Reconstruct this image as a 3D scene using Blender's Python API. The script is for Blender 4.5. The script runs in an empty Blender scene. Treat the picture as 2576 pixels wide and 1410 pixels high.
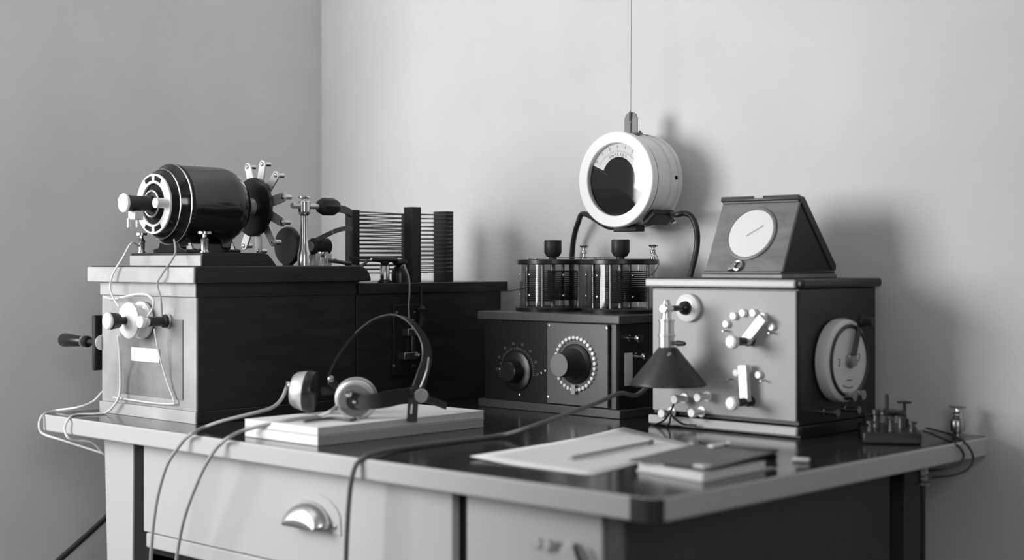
import bpy, bmesh, math, random
from mathutils import Vector, Matrix
random.seed(4)
sc = bpy.context.scene
COL = sc.collection
PI = math.pi

# ------------------------------------------------------------ camera, light, exposure
cd = bpy.data.cameras.new('camera')
cam = bpy.data.objects.new('camera', cd); COL.objects.link(cam)
sc.camera = cam
cd.sensor_fit = 'HORIZONTAL'; cd.sensor_width = 36.0
cd.lens = 36.0*3730/2576
cam.location = (1.236, -1.584, 1.07)
cam.rotation_euler = (PI/2, 0, math.atan2(.6884, .7254))
cd.shift_y = -45/2576
cd.clip_start = .05
cd.dof.use_dof = True; cd.dof.focus_distance = 3.15; cd.dof.aperture_fstop = 2.0

w = bpy.data.worlds.new('world'); sc.world = w; w.use_nodes = True
w.node_tree.nodes['Background'].inputs[0].default_value = (.9, .9, .9, 1)
w.node_tree.nodes['Background'].inputs[1].default_value = 1.0

def area(name, loc, rot, sx, sy, power):
    l = bpy.data.lights.new(name, 'AREA'); l.shape = 'RECTANGLE'; l.size = sx; l.size_y = sy
    l.energy = power; l.color = (1, 1, 1)
    o = bpy.data.objects.new(name, l); COL.objects.link(o)
    o.location = loc; o.rotation_euler = rot
    return o
# daylight at the window of the left wall, and at a second window far to the right
area('window_daylight', (-2.113+.27*.423-.07*.906, -1.729-.27*.906-.07*.423, 1.48), (0, -PI/2, math.radians(25)), 1.24, 1.84, 108)
area('right_window_daylight', (2.02, -1.9, 1.75), (0, PI/2, 0), 1.1, 1.1, 25)

vs = sc.view_settings
sc.display_settings.display_device = 'sRGB'
vs.view_transform = 'Standard'; vs.look = 'None'; vs.gamma = 1.0; vs.use_curve_mapping = False
vs.exposure = 0.0
sc.cycles.use_denoising = True
sc.cycles.max_bounces = 8; sc.cycles.diffuse_bounces = 5
sc.cycles.transparent_max_bounces = 16
sc.cycles.sample_clamp_indirect = 4

# ------------------------------------------------------------ materials
MATS = {}
def mat(name, g, rough=.5, metal=0., spec=.5, noise=0., nscale=8., bump=0., bscale=60., coat=0., stretch=(1, 1, 1), rnoise=0.):
    if name in MATS: return MATS[name]
    m = bpy.data.materials.new(name); m.use_nodes = True
    nt = m.node_tree; b = nt.nodes['Principled BSDF']
    b.inputs['Base Color'].default_value = (g, g, g, 1)
    b.inputs['Roughness'].default_value = rough
    b.inputs['Metallic'].default_value = metal
    b.inputs['Specular IOR Level'].default_value = spec
    b.inputs['Coat Weight'].default_value = coat
    b.inputs['Coat Roughness'].default_value = .12
    tc = nt.nodes.new('ShaderNodeTexCoord'); mp = nt.nodes.new('ShaderNodeMapping')
    mp.inputs['Scale'].default_value = stretch
    nt.links.new(tc.outputs['Object'], mp.inputs['Vector'])
    if noise > 0:
        n = nt.nodes.new('ShaderNodeTexNoise'); n.inputs['Scale'].default_value = nscale
        n.inputs['Detail'].default_value = 6; n.inputs['Roughness'].default_value = .6
        nt.links.new(mp.outputs[0], n.inputs['Vector'])
        r = nt.nodes.new('ShaderNodeMapRange')
        r.inputs['From Min'].default_value = .3; r.inputs['From Max'].default_value = .7
        r.inputs['To Min'].default_value = g*(1-noise); r.inputs['To Max'].default_value = min(1, g*(1+noise))
        nt.links.new(n.outputs['Fac'], r.inputs['Value'])
        nt.links.new(r.outputs[0], b.inputs['Base Color'])
        if rnoise > 0:
            r2 = nt.nodes.new('ShaderNodeMapRange')
            r2.inputs['From Min'].default_value = .3; r2.inputs['From Max'].default_value = .7
            r2.inputs['To Min'].default_value = max(.02, rough-rnoise); r2.inputs['To Max'].default_value = rough+rnoise
            nt.links.new(n.outputs['Fac'], r2.inputs['Value'])
            nt.links.new(r2.outputs[0], b.inputs['Roughness'])
    if bump > 0:
        n2 = nt.nodes.new('ShaderNodeTexNoise'); n2.inputs['Scale'].default_value = bscale
        n2.inputs['Detail'].default_value = 4
        nt.links.new(mp.outputs[0], n2.inputs['Vector'])
        bp = nt.nodes.new('ShaderNodeBump'); bp.inputs['Strength'].default_value = bump
        bp.inputs['Distance'].default_value = .002
        nt.links.new(n2.outputs['Fac'], bp.inputs['Height']); nt.links.new(bp.outputs[0], b.inputs['Normal'])
    MATS[name] = m
    return m

plaster = mat('wall plaster', .74, .9, spec=.15, noise=.055, nscale=2.2, bump=.25, bscale=45)
ceil_m = mat('ceiling plaster', .75, .9, spec=.1, noise=.03)
floor_m = mat('floor boards', .12, .5, noise=.25, nscale=6, stretch=(1, 8, 1))
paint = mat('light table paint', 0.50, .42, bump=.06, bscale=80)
paint_dk = mat('shaded table side paint', .05, .45, noise=.2)  # shadow under the overhang put into a dark colour
linol = mat('black polished table covering', .022, .16, spec=.6, noise=.25, nscale=5, bump=.03, bscale=12)
corner_shade = mat('painted corner shade', .03, .4)
void = mat('dark interior', .012, .8, spec=.2)
woodk = mat('dark stained cabinet wood', .018, .34, noise=.35, nscale=10, stretch=(1, 1, 6), rnoise=.05)
woodf = mat('painted sheen front wood', .36, .42, noise=.30, nscale=7, stretch=(1, 1, .6), rnoise=.1, bump=.1, bscale=30)  # window sheen put into the pale colour; the sides stay dark
woodl = mat('painted sheen front moulding', .46, .38, noise=.22, nscale=9, stretch=(.7, 1, 1))  # same window sheen painted pale on the front mouldings
slate = mat('grey instrument panel', .42, .45, noise=.05, nscale=5)
panelm = mat('engraved metal panel', .105, .42, metal=.0, spec=.6, noise=.08, nscale=6)
ebon = mat('black ebonite', .015, .3, spec=.5)
ebonm = mat('matt black ebonite', .02, .5, spec=.4)
enamel = mat('black motor enamel', .012, .13, spec=.6)
brass = mat('pale lacquered brass', .72, .2, metal=1.)
nick = mat('nickel plate', .78, .16, metal=1.)
steel = mat('grey steel', .42, .32, metal=1.)
alum = mat('matt aluminium', .72, .4, metal=.75)
whitep = mat('white painted bezel', .86, .35)
drum_m = mat('brushed meter drum', .8, .5, metal=.15, noise=.15, nscale=12, stretch=(1, .3, 1))
porc = mat('white porcelain', .88, .1, spec=.6)
porcg = mat('cream porcelain', .76, .25, spec=.5)
paper = mat('white paper', .84, .7, spec=.2, noise=.02)
pages = mat('page edges', .62, .8, spec=.1, noise=.12, nscale=14, stretch=(.3, .3, 14))
cardw = mat('white card', .8, .6, spec=.2)
cordl = mat('pale braided cord', .42, .8, spec=.15, bump=.5, bscale=700)
cordw = mat('white insulated wire', .72, .5)
cordk = mat('black rubber cable', .018, .4)
cordg = mat('grey rubber cord', .11, .6)
copper = mat('dark copper wire', .11, .38, metal=.6)
shade_m = mat('dark lamp shade', .035, .35, spec=.6)
leather = mat('grey cloth cover', .14, .6, noise=.1, nscale=20)
casew = mat('varnished case wood', .20, .4, noise=.3, nscale=12, stretch=(1, 1, 3))
dialw = mat('white dial', .85, .5)
studm = mat('bright contact metal', .9, .3, metal=.25)
hangm = mat('dull hanger steel', .13, .45, metal=.3)
darkm = mat('dark tarnished metal', .1, .35, metal=.7)
ink = mat('black ink', .02, .6)
engr = mat('white engraving', .6, .6)
def glass_mat(name, refl=.05, tint=.93):
    m = bpy.data.materials.new(name); m.use_nodes = True; nt = m.node_tree
    nt.nodes.remove(nt.nodes['Principled BSDF']); out = nt.nodes['Material Output']
    t = nt.nodes.new('ShaderNodeBsdfTransparent'); t.inputs[0].default_value = (tint, tint, tint, 1)
    g = nt.nodes.new('ShaderNodeBsdfGlossy'); g.inputs['Roughness'].default_value = .02
    g.inputs[0].default_value = (1, 1, 1, 1)
    lw = nt.nodes.new('ShaderNodeLayerWeight'); pw = nt.nodes.new('ShaderNodeMath'); pw.operation = 'POWER'; pw.inputs[1].default_value = 4
    f = nt.nodes.new('ShaderNodeMath'); f.operation = 'MULTIPLY_ADD'; f.inputs[1].default_value = .6; f.inputs[2].default_value = refl
    nt.links.new(lw.outputs['Facing'], pw.inputs[0]); nt.links.new(pw.outputs[0], f.inputs[0])
    mx = nt.nodes.new('ShaderNodeMixShader')
    nt.links.new(f.outputs[0], mx.inputs[0]); nt.links.new(t.outputs[0], mx.inputs[1]); nt.links.new(g.outputs[0], mx.inputs[2])
    nt.links.new(mx.outputs[0], out.inputs[0])
    return m
glass = glass_mat('clear glass', .05, .70)
glass2 = glass_mat('meter glass', .05)

# ------------------------------------------------------------ mesh builder
def frame(ax):
    ax = Vector(ax).normalized()
    u = Vector((0, 0, 1)).cross(ax)
    if u.length < 1e-4: u = Vector((1, 0, 0))
    u.normalize(); v = ax.cross(u).normalized()
    return u, v, ax
def smoothpts(P, n=6):
    P = [Vector(p) for p in P]
    if len(P) < 3: return P
    out = []
    for i in range(len(P)-1):
        p0 = P[max(i-1, 0)]; p1 = P[i]; p2 = P[i+1]; p3 = P[min(i+2, len(P)-1)]
        for k in range(n):
            t = k/n
            out.append(.5*((2*p1)+(p2-p0)*t+(2*p0-5*p1+4*p2-p3)*t*t+(3*p1-p0-3*p2+p3)*t**3))
    out.append(P[-1])
    return out
class G:
    def __init__(s): s.b = bmesh.new()
    def face(s, vs):
        try: return s.b.faces.new(vs)
        except ValueError: return None
    def box(s, x0, x1, y0, y1, z0, z1):
        v = [s.b.verts.new((x, y, z)) for x in (x0, x1) for y in (y0, y1) for z in (z0, z1)]
        for f in ((0, 1, 3, 2), (4, 6, 7, 5), (0, 4, 5, 1), (2, 3, 7, 6), (0, 2, 6, 4), (1, 5, 7, 3)): s.face([v[i] for i in f])
        return s
    def obox(s, c, u, v, w, a, b, d):
        c, u, v, w = Vector(c), Vector(u).normalized(), Vector(v).normalized(), Vector(w).normalized()
        q = [s.b.verts.new(c+u*i*a/2+v*j*b/2+w*k*d/2) for i in (-1, 1) for j in (-1, 1) for k in (-1, 1)]
        for f in ((0, 1, 3, 2), (4, 6, 7, 5), (0, 4, 5, 1), (2, 3, 7, 6), (0, 2, 6, 4), (1, 5, 7, 3)): s.face([q[i] for i in f])
        return s
    def lathe(s, o, ax, prof, seg=32, knurl=0):
        # prof: list of (t, r) along the axis
        o = Vector(o); u, v, w_ = frame(ax); rings = []
        for t, r in prof:
            if r < 1e-6: rings.append([s.b.verts.new(o+w_*t)])
            else:
                ring = []
                for k in range(seg):
                    rr = r*(1-knurl*(k % 2))
                    ring.append(s.b.verts.new(o+w_*t+u*rr*math.cos(2*PI*k/seg)+v*rr*math.sin(2*PI*k/seg)))
                rings.append(ring)
        for A, B in zip(rings, rings[1:]):
            for k in range(seg):
                a0 = A[k % len(A)]; a1 = A[(k+1) % len(A)]; b0 = B[k % len(B)]; b1 = B[(k+1) % len(B)]
                if len(A) == 1 and len(B) == 1: break
                if len(A) == 1: s.face([a0, b1, b0])
                elif len(B) == 1: s.face([a0, a1, b0])
                else: s.face([a0, a1, b1, b0])
        if len(rings[0]) > 1 and prof[0] != prof[-1]: s.face(list(reversed(rings[0])))
        if len(rings[-1]) > 1 and prof[0] != prof[-1]: s.face(rings[-1])
        return s
    def cyl(s, p0, p1, r, r1=None, seg=24):
        p0, p1 = Vector(p0), Vector(p1); L = (p1-p0).length
        return s.lathe(p0, p1-p0, [(0, r), (L, r if r1 is None else r1)], seg)
    def washer(s, o, ax, ro, ri, t, seg=48):
        return s.lathe(o, ax, [(0, ri), (0, ro), (t, ro), (t, ri), (0, ri)], seg)
    def torus(s, o, ax, R, r, seg=48, n=10):
        return s.lathe(o, ax, [(r*math.sin(2*PI*k/n), R+r*math.cos(2*PI*k/n)) for k in range(n)]+[(0.0, R+r)], seg)
    def ball(s, c, r, seg=16):
        n = seg//2
        return s.lathe(c, (0, 0, 1), [(-r*math.cos(PI*k/n), r*math.sin(PI*k/n) if 0 < k < n else 0) for k in range(n+1)], seg)
    def tube(s, P, r, seg=8, sm=6):
        P = smoothpts(P, sm) if sm else [Vector(p) for p in P]
        rings = []; prev = None
        for i, p in enumerate(P):
            d = (P[min(i+1, len(P)-1)]-P[max(i-1, 0)]).normalized()
            if prev is None: u, v, _ = frame(d)
            else:
                u = prev-d*prev.dot(d)
                u.normalize() if u.length > 1e-6 else None
                v = d.cross(u)
            prev = u
            rings.append([s.b.verts.new(p+(u*math.cos(2*PI*k/seg)+v*math.sin(2*PI*k/seg))*r) for k in range(seg)])
        for A, B in zip(rings, rings[1:]):
            for k in range(seg): s.face([A[k], A[(k+1) % seg], B[(k+1) % seg], B[k]])
        s.face(list(reversed(rings[0]))); s.face(rings[-1])
        return s
    def prism(s, pts, o, u, v, depth):
        # polygon pts (a,b) in the plane o+a*u+b*v, extruded by depth along u x v
        o, u, v = Vector(o), Vector(u).normalized(), Vector(v).normalized(); n = u.cross(v)
        A = [s.b.verts.new(o+u*a+v*b) for a, b in pts]; B = [s.b.verts.new(o+u*a+v*b+n*depth) for a, b in pts]
        s.face(list(reversed(A))); s.face(B)
        for k in range(len(pts)):
            j = (k+1) % len(pts); s.face([A[k], A[j], B[j], B[k]])
        return s
    def strip(s, P, wd, width, th, sm=6):
        # flat band following P, its width lying along wd
        P = smoothpts(P, sm) if sm else [Vector(p) for p in P]
        rings = []
        for i, p in enumerate(P):
            d = (P[min(i+1, len(P)-1)]-P[max(i-1, 0)]).normalized()
            ww = Vector(wd[i*len(wd)//len(P)]) if isinstance(wd, list) else Vector(wd)
            ww = (ww-d*ww.dot(d)).normalized(); n = d.cross(ww)
            W = width(i/(len(P)-1)) if callable(width) else width
            rings.append([s.b.verts.new(p+ww*a*W/2+n*c*th/2) for a, c in ((-1, -1), (1, -1), (1, 1), (-1, 1))])
        for A, B in zip(rings, rings[1:]):
            for k in range(4): s.face([A[k], A[(k+1) % 4], B[(k+1) % 4], B[k]])
        s.face(list(reversed(rings[0]))); s.face(rings[-1])
        return s
    def text(s, t, o, u, v, size, depth=.0004):
        cu = bpy.data.curves.new('t', 'FONT'); cu.body = t; cu.size = size; cu.align_x = 'CENTER'; cu.align_y = 'CENTER'
        cu.extrude = depth/2
        ob = bpy.data.objects.new('t', cu); COL.objects.link(ob)
        dg = bpy.context.evaluated_depsgraph_get(); me = bpy.data.meshes.new_from_object(ob.evaluated_get(dg))
        u, v = Vector(u).normalized(), Vector(v).normalized(); n = u.cross(v)
        me.transform(Matrix(((u.x, v.x, n.x, o[0]), (u.y, v.y, n.y, o[1]), (u.z, v.z, n.z, o[2]), (0, 0, 0, 1))))
        s.b.from_mesh(me); bpy.data.meshes.remove(me); bpy.data.objects.remove(ob); bpy.data.curves.remove(cu)
        return s
    def build(s, name, m, parent=None, bevel=0, label=None, ang=35, kind=None, seg=2):
        bmesh.ops.recalc_face_normals(s.b, faces=s.b.faces)
        c = Vector((0, 0, 0))
        p = parent
        while p is not None: c += p.location; p = p.parent
        if parent is None:
            xs = [v.co for v in s.b.verts]
            c = Vector(((min(q.x for q in xs)+max(q.x for q in xs))/2, (min(q.y for q in xs)+max(q.y for q in xs))/2, min(q.z for q in xs)))
        for v in s.b.verts: v.co -= c
        for f in s.b.faces: f.smooth = True
        for e in s.b.edges:
            if len(e.link_faces) == 2 and e.calc_face_angle(0) > math.radians(ang): e.smooth = False
        me = bpy.data.meshes.new(name); s.b.to_mesh(me); s.b.free()
        me.materials.append(m)
        o = bpy.data.objects.new(name, me); COL.objects.link(o)
        if parent is None: o.location = c
        else: o.parent = parent
        if bevel:
            bv = o.modifiers.new('bevel', 'BEVEL'); bv.width = bevel; bv.segments = seg; bv.limit_method = 'ANGLE'
            bv.angle_limit = math.radians(40); bv.harden_normals = False
        if label: o['label'] = label
        if kind: o['kind'] = kind
        return o
def tag(o, label, cat, group=None):
    o['label'] = label; o['category'] = cat
    if group: o['group'] = group
    return o
def thing(name, label, cat, loc, group=None):
    o = bpy.data.objects.new(name, None); COL.objects.link(o); o.location = loc
    o.empty_display_size = .03
    bpy.context.view_layer.update()
    return tag(o, label, cat, group)
def copy_tree(o, parent=None):
    c = o.copy(); COL.objects.link(c); c.parent = parent
    for ch in list(o.children): copy_tree(ch, c)
    return c
def post(g, p, ax=(0, 0, 1), s=1., L=.04):
    # turned binding post with a flat thumb nut
    g.lathe(p, ax, [(0, .009*s), (.002, .009*s), (.003, .006*s), (L*.35, .0055*s), (L*.38, .0075*s), (L*.55, .0075*s), (L*.6, .0045*s), (L*.85, .0035*s), (L*.86, .0105*s), (L, .0105*s)], 20)
    return g

# ------------------------------------------------------------ the room
H = 2.9
XL, XR, YB, YF = -1.96, 1.95, 1.02, -3.5
def struct(name, g, m, bevel=0):
    o = g.build(name, m, bevel=bevel); o['kind'] = 'structure'; return o
XW, YJ = -3.10, -.02
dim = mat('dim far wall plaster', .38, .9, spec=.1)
struct('floor', G().box(XW-.1, XR+.1, YF-.1, YB+.1, -.1, 0), floor_m)
struct('ceiling', G().box(XW-.1, XR+.1, YF-.1, YB+.1, H, H+.1), ceil_m)
struct('wall_back', G().box(XL-.1, XR+.1, YB, YB+.1, 0, H), plaster)
struct('wall_front', G().box(XW-.1, XR+.1, YF-.1, YF, 0, H), dim)
struct('wall_left', G().box(XL-.1, XL, YJ, YB, 0, H), plaster)
struct('wall_left_return', G().box(XW-.1, XL-.1, YJ, YJ+.1, 0, H), plaster)
def wall_with_window(name, x0, x1, y0, y1, wy0, wy1, wz0, wz1):
    g = G(); g.box(x0, x1, y0, wy0, 0, H); g.box(x0, x1, wy1, y1, 0, H)
    g.box(x0, x1, wy0, wy1, 0, wz0); g.box(x0, x1, wy0, wy1, wz1, H)
    struct(name, g, dim)
# the window stands in a slanting wall left of the photograph
BAY = Matrix.Translation((-2.113, -1.729, 0)) @ Matrix.Rotation(math.radians(25), 4, 'Z')
g = G(); g.box(-.1, 0, -1.95, -1.2, 0, H); g.box(-.1, 0, .66, 2.0, 0, H)
g.box(-.1, 0, -1.2, .66, 0, .85); g.box(-.1, 0, -1.2, .66, 2.12, H)
bmesh.ops.transform(g.b, matrix=BAY, verts=g.b.verts); struct('wall_left_slant', g, dim)
struct('light_blocker', G().box(-1.0, -.92, YF, -.87, 0, H), dim)  # unseen wall added to keep window light off the right side
wall_with_window('wall_right', XR, XR+.1, YF, YB, -2.5, -1.3, 1.2, 2.3)
def window(name, x0, x1, wy0, wy1, wz0, wz1, mx=None):
    g = G(); t = .035
    g.box(x0, x1, wy0, wy0+t, wz0, wz1); g.box(x0, x1, wy1-t, wy1, wz0, wz1)
    g.box(x0, x1, wy0+t, wy1-t, wz0, wz0+t); g.box(x0, x1, wy0+t, wy1-t, wz1-t, wz1)
    g.box(x0+.005, x1-.005, (wy0+wy1)/2-.012, (wy0+wy1)/2+.012, wz0+t, wz1-t)
    if mx: bmesh.ops.transform(g.b, matrix=mx, verts=g.b.verts)
    struct(name, g, paint)
window('window_1', -.06, -.02, -1.2, .66, .85, 2.12, BAY)
window('window_2', XR+.02, XR+.06, -2.5, -1.3, 1.2, 2.3)

# ------------------------------------------------------------ the desk
TZ = .75
desk = thing('desk', 'light painted desk with a polished black top, in the corner of the room', 'desk', (-.82, .5, 0))
def rounded(x0, x1, y0, y1, r, n=6, only=None):
    P = []
    for i, (cx, cy, a0) in enumerate(((x1-r, y0+r, -90), (x1-r, y1-r, 0), (x0+r, y1-r, 90), (x0+r, y0+r, 180))):
        for k in range(n+1):
            a = math.radians(a0+90*k/n); P.append((cx+r*math.cos(a), cy+r*math.sin(a)))
    return P
G().prism(rounded(-1.64, 0, 0, 1.0, .018), (0, 0, TZ-.035), (1, 0, 0), (0, 1, 0), .0345).build('tabletop', paint, desk, bevel=.003)
G().prism(rounded(-1.637, -.003, .003, .997, .016), (0, 0, TZ-.0006), (1, 0, 0), (0, 1, 0), .0006).build('top_covering', linol, desk, label='polished black covering of the desk top')
c_ = G()
arc = []
for k in range(9):
    a = math.radians(-90+90*k/8); arc.append((-.018+.0192*math.cos(a), .018+.0192*math.sin(a)))
arc2 = [(-.018+.012*math.cos(math.radians(90*k/8-90)), .018+.012*math.sin(math.radians(90*k/8-90))) for k in range(8, -1, -1)]
c_.prism([(-.044, -.0012)]+arc+arc2+[(-.044, .006)], (0, 0, TZ-.0345), (1, 0, 0), (0, 1, 0), .033)
c_.build('corner_shade_patch', corner_shade, desk, label='near corner of the desk top, shade painted dark')  # dark patch painted where the rounded edge only lies in shade
ZT = TZ-.035
def leg(x0, x1, y0, y1, tx):
    g = G()
    v = [g.b.verts.new(q) for q in ((x0, y0, ZT), (x1, y0, ZT), (x1, y1, ZT), (x0, y1, ZT), (x0+tx, y0, 0), (x1-tx*.3, y0, 0), (x1-tx*.3, y1, 0), (x0+tx, y1, 0))]
    for f in ((0, 1, 2, 3), (4, 7, 6, 5), (0, 4, 5, 1), (1, 5, 6, 2), (2, 6, 7, 3), (3, 7, 4, 0)): g.face([v[i] for i in f])
    g.build('leg', paint, desk, bevel=.002)
leg(-1.471, -1.362, .05, .13, .03)
leg(-1.471, -1.38, .86, .94, .03)
G().box(-1.40, -.1275, .055, .90, .0, ZT).build('carcass', void, desk)  # black colour stands in for the shade in the drawer gaps
drw = G().box(-1.309, -.434, .04, .0849, .538, ZT-.0005).build('drawer', paint, desk, bevel=.002)
# cup pull of the drawer
g = G()
cx, cz = -.785, .617
P = [(.078*math.cos(math.radians(a)), .046*math.sin(math.radians(a))) for a in range(0, 181, 12)]
g.prism([(-.082, -.012), (.082, -.012), (.080, .01)]+[(.082*math.cos(math.radians(a)), .008+.048*math.sin(math.radians(a))) for a in range(12, 170, 12)]+[(-.080, .01)], (cx, .0399, cz), (1, 0, 0), (0, 0, 1), .0018)
g.build('pull_plate', paint, drw, bevel=.0006)
g = G()
rows = []
for j in range(7):
    e = math.radians(90*j/6)         # 0 at the plate, 90 at the lip
    row = []
    for a in range(0, 181, 12):
        ar = math.radians(a)
        sc_ = math.cos(e)*.75+.25 if j < 6 else .25
        row.append(g.b.verts.new((cx+.058*math.cos(ar)*(math.cos(e)*.35+.65), .038-.030*math.sin(e), cz+.040*math.sin(ar)*(math.cos(e)**.8 if e < 1.57 else 0)-.004*math.sin(e))))
    rows.append(row)
for A, B in zip(rows, rows[1:]):
    for k in range(len(A)-1): g.face([A[k], A[k+1], B[k+1], B[k]])
pl = g.build('cup_pull', mat('polished pull metal', .7, .28, metal=.9), drw, label='painted metal cup handle')
sd = pl.modifiers.new('solid', 'SOLIDIFY'); sd.thickness = .002
for sx in (-.067, .067):
    G().lathe((cx+sx, .038, cz+.002), (0, -1, 0), [(0, .005), (.002, .004), (.003, 0)], 12).build('screw', steel, drw)
G().box(-1.309, -.434, .045, .085, .505, .5355).build('rail', paint, desk, bevel=.004)
drl = G().box(-1.30, -.434, .055, .0849, .30, .495).build('lower_drawer', paint, desk, bevel=.002)
G().box(-1.309, -.434, .045, .085, .12, .29).build('bottom_rail', paint, desk, bevel=.002)
door = G().box(-.403, -.128, .04, .0849, .12, ZT-.0005).build('door', paint, desk, bevel=.003)
for k, px in enumerate((-.240, -.221)):
    G().lathe((px, .04, .655), (0, -1, 0), [(0, .004), (.006, .004), (.008, .0085), (.014, .0085), (.016, .006), (.016, 0)], 16).build('knob', paint, door)
g = G(); g.prism([(-.02, -.035), (.03, -.035), (.024, -.02), (.012, -.004), (.006, .004), (-.004, .004), (-.02, -.006), (-.026, -.02)], (-.18, .0399, .66), (1, 0, 0), (0, 0, 1), .010)
g.build('latch', paint, door, bevel=.003)
G().tube([(-.168, .026, .662), (-.158, .024, .645), (-.146, .026, .625), (-.135, .03, .60)], .0035).build('strap', cordk, door)
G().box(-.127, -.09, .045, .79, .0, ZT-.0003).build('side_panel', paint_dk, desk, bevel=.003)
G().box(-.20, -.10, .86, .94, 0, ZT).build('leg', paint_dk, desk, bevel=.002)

# ------------------------------------------------------------ transmitter cabinet (left)
tx = thing('transmitter_cabinet', 'tall dark cabinet with window-lit pale front, crank and porcelain terminals, left end of the desk', 'cabinet', (-1.403, .31, TZ))
XA, XB, Y0, Y1 = -1.577, -1.229, .109, .520
G().box(XA, XB, Y0+.004, Y1, TZ+.024, 1.0).build('body', woodk, tx, bevel=.001)
G().box(XA+.001, XB-.0005, Y0, Y0+.0039, TZ+.0245, .9995).build('front_board', woodf, tx, label='front board, window sheen painted pale')
G().box(XA+.075, XB-.045, Y0-.0022, Y0, TZ+.045, .955).build('front_panel', mat('stained inset panel', .2, .4, noise=.6, nscale=6, rnoise=.1), tx, label='stained grey inset panel')
G().box(XA-.004, XB+.003, Y0-.004, Y0+.0006, TZ, TZ+.024).build('front_plinth', woodl, tx, bevel=.001)
G().box(XA-.004, XB+.0035, Y0+.0008, Y1, TZ, TZ+.024).build('plinth', woodk, tx, bevel=.0015)
G().box(XA-.003, XB+.0012, Y0-.003, Y0+.0006, 1.0004, 1.0278).build('front_frieze', woodl, tx, bevel=.001)
G().box(XA-.003, XB+.002, Y0+.0008, Y1, 1.0, 1.028).build('frieze', woodk, tx)
# lid with a rounded far end
pr_ = [(.094, 1.028), (.512, 1.028)]
pr_ += [(.512+.034*math.sin(math.radians(a)), 1.029+.033*math.cos(math.radians(a))) for a in range(90, -1, -10)]
pr_ += [(.100, 1.062), (.094, 1.058)]
G().prism(pr_, (-1.604, 0, 0), (0, 1, 0), (0, 0, 1), .396).build('lid', woodk, tx, bevel=.002)
G().box(-1.603, -1.2085, .0885, .0939, 1.0283, 1.060).build('lid_front', woodl, tx, bevel=.002)
pp = [(.134, 1.0622), (.318, 1.0622), (.306, 1.076), (.296, 1.086), (.286, 1.0892), (.134, 1.0892)]
G().prism(pp, (-1.503, 0, 0), (0, 1, 0), (0, 0, 1), .259).build('platform', woodk, tx, bevel=.001)
G().box(-1.502, -1.2445, .1295, .1339, 1.0624, 1.0835).build('platform_front', woodl, tx, bevel=.001)
# nameplate, porcelain, posts
G().box(-1.456, -1.353, .1045, .1065, .8655, .8935).build('label_card', cardw, tx, label='blank white card')
sp = G().lathe((-1.410, .1068, .951), (0, -1, 0), [(0, .034), (.004, .0385), (.010, .0385), (.013, .034), (.017, .025), (.022, .023), (.027, .030), (.029, .036), (.033, .0365), (.034, .033), (.036, .0365), (.038, .037), (.042, .033), (.0435, .026), (.045, .02), (.045, 0)], 40).build('porcelain_insulator', porc, tx, label='white grooved porcelain insulator')
G().lathe((-1.410, .0619, .951), (0, -1, 0), [(0, .008), (.012, .008), (.016, .015), (.034, .0175), (.036, .015)], 24).build('terminal_knob', ebon, sp)
G().lathe((-1.410, .026, .951), (0, -1, 0), [(0, .0155), (.002, .0175), (.006, .0175), (.008, .0155), (.008, 0)], 30, knurl=.04).build('brass_cap', studm, sp)
bp_ = G().lathe((-1.3246, .1068, .951), (0, -1, 0), [(0, .013), (.012, .013), (.014, .010), (.044, .010), (.046, .0075)], 24).build('terminal', ebon, tx)
G().lathe((-1.3246, .1065, .951), (0, -1, 0), [(.0005, .0145), (.006, .0145), (.006, .0137), (.0005, .0137), (.0005, .0145)], 24).build('collar', brass, bp_)
G().lathe((-1.3246, .0608, .951), (0, -1, 0), [(0, .0078), (.004, .0078), (.005, .005), (.010, .005), (.012, .0115), (.018, .0125), (.020, .0115), (.020, 0)], 24).build('thumb_nut', studm, bp_)
# crank on the left side
cr = G().box(-1.604, -1.592, .10, .122, .838, .956).build('crank_arm', ebonm, tx, bevel=.003)
G().lathe((-1.5765, .111, .898), (-1, 0, 0), [(0, .017), (.004, .017), (.006, .013), (.010, .013), (.012, .009), (.016, .009)], 24).build('hub', alum, cr)
G().cyl((-1.604, .111, .898), (-1.640, .111, .898), .0055).build('spindle', ebonm, cr)
G().lathe((-1.634, .111, .898), (-1, 0, 0), [(0, .009), (.003, .0125), (.014, .0125), (.018, .009), (.020, .0105), (.10, .0155), (.104, .0145), (.106, 0)], 24).build('grip', ebon, cr)
G().lathe((-1.647, .111, .898), (-1, 0, 0), [(0, .0128), (.008, .0128), (.008, .0118), (0, .0118), (0, .0128)], 24).build('ferrule', nick, cr)

# posts on the platform
for p in ((-1.2655, .1535, 1.0895), (-1.488, .150, 1.0895)):
    G().lathe(p, (0, 0, 1), [(0, .009), (.003, .009), (.005, .0075), (.022, .0075), (.026, .009), (.029, .006), (.031, .004), (.036, .004), (.037, .014), (.042, .014), (.042, 0)], 24).build('terminal', brass, tx)

# ------------------------------------------------------------ electric motor
MX, MZ = -1.400, 1.190
mo = thing('electric_motor', 'black enamelled electric motor on the leftmost cabinet, its pale slotted end ring facing left', 'motor', (MX, .23, 1.0892))
G().lathe((MX, 0, MZ), (0, 1, 0), [(.160, .040), (.160, .080), (.163, .0838), (.168, .0845), (.172, .082), (.278, .082), (.292, .0795), (.308, .073), (.322, .061), (.332, .045), (.337, .028), (.338, .014)], 64).build('housing', enamel, mo)
G().lathe((MX, 0, MZ), (0, 1, 0), [(.126, .064), (.134, .0675), (.148, .074), (.158, .0825), (.1599, .0825), (.1599, .05), (.128, .05), (.126, .064)], 64).build('end_bell', enamel, mo)
G().torus((MX, .159, MZ), (0, 1, 0), .0838, .0016, 64, 8).build('rim', nick, mo)
G().torus((MX, .140, MZ), (0, 1, 0), .0718, .0016, 64, 8).build('inner_rim', nick, mo)
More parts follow.
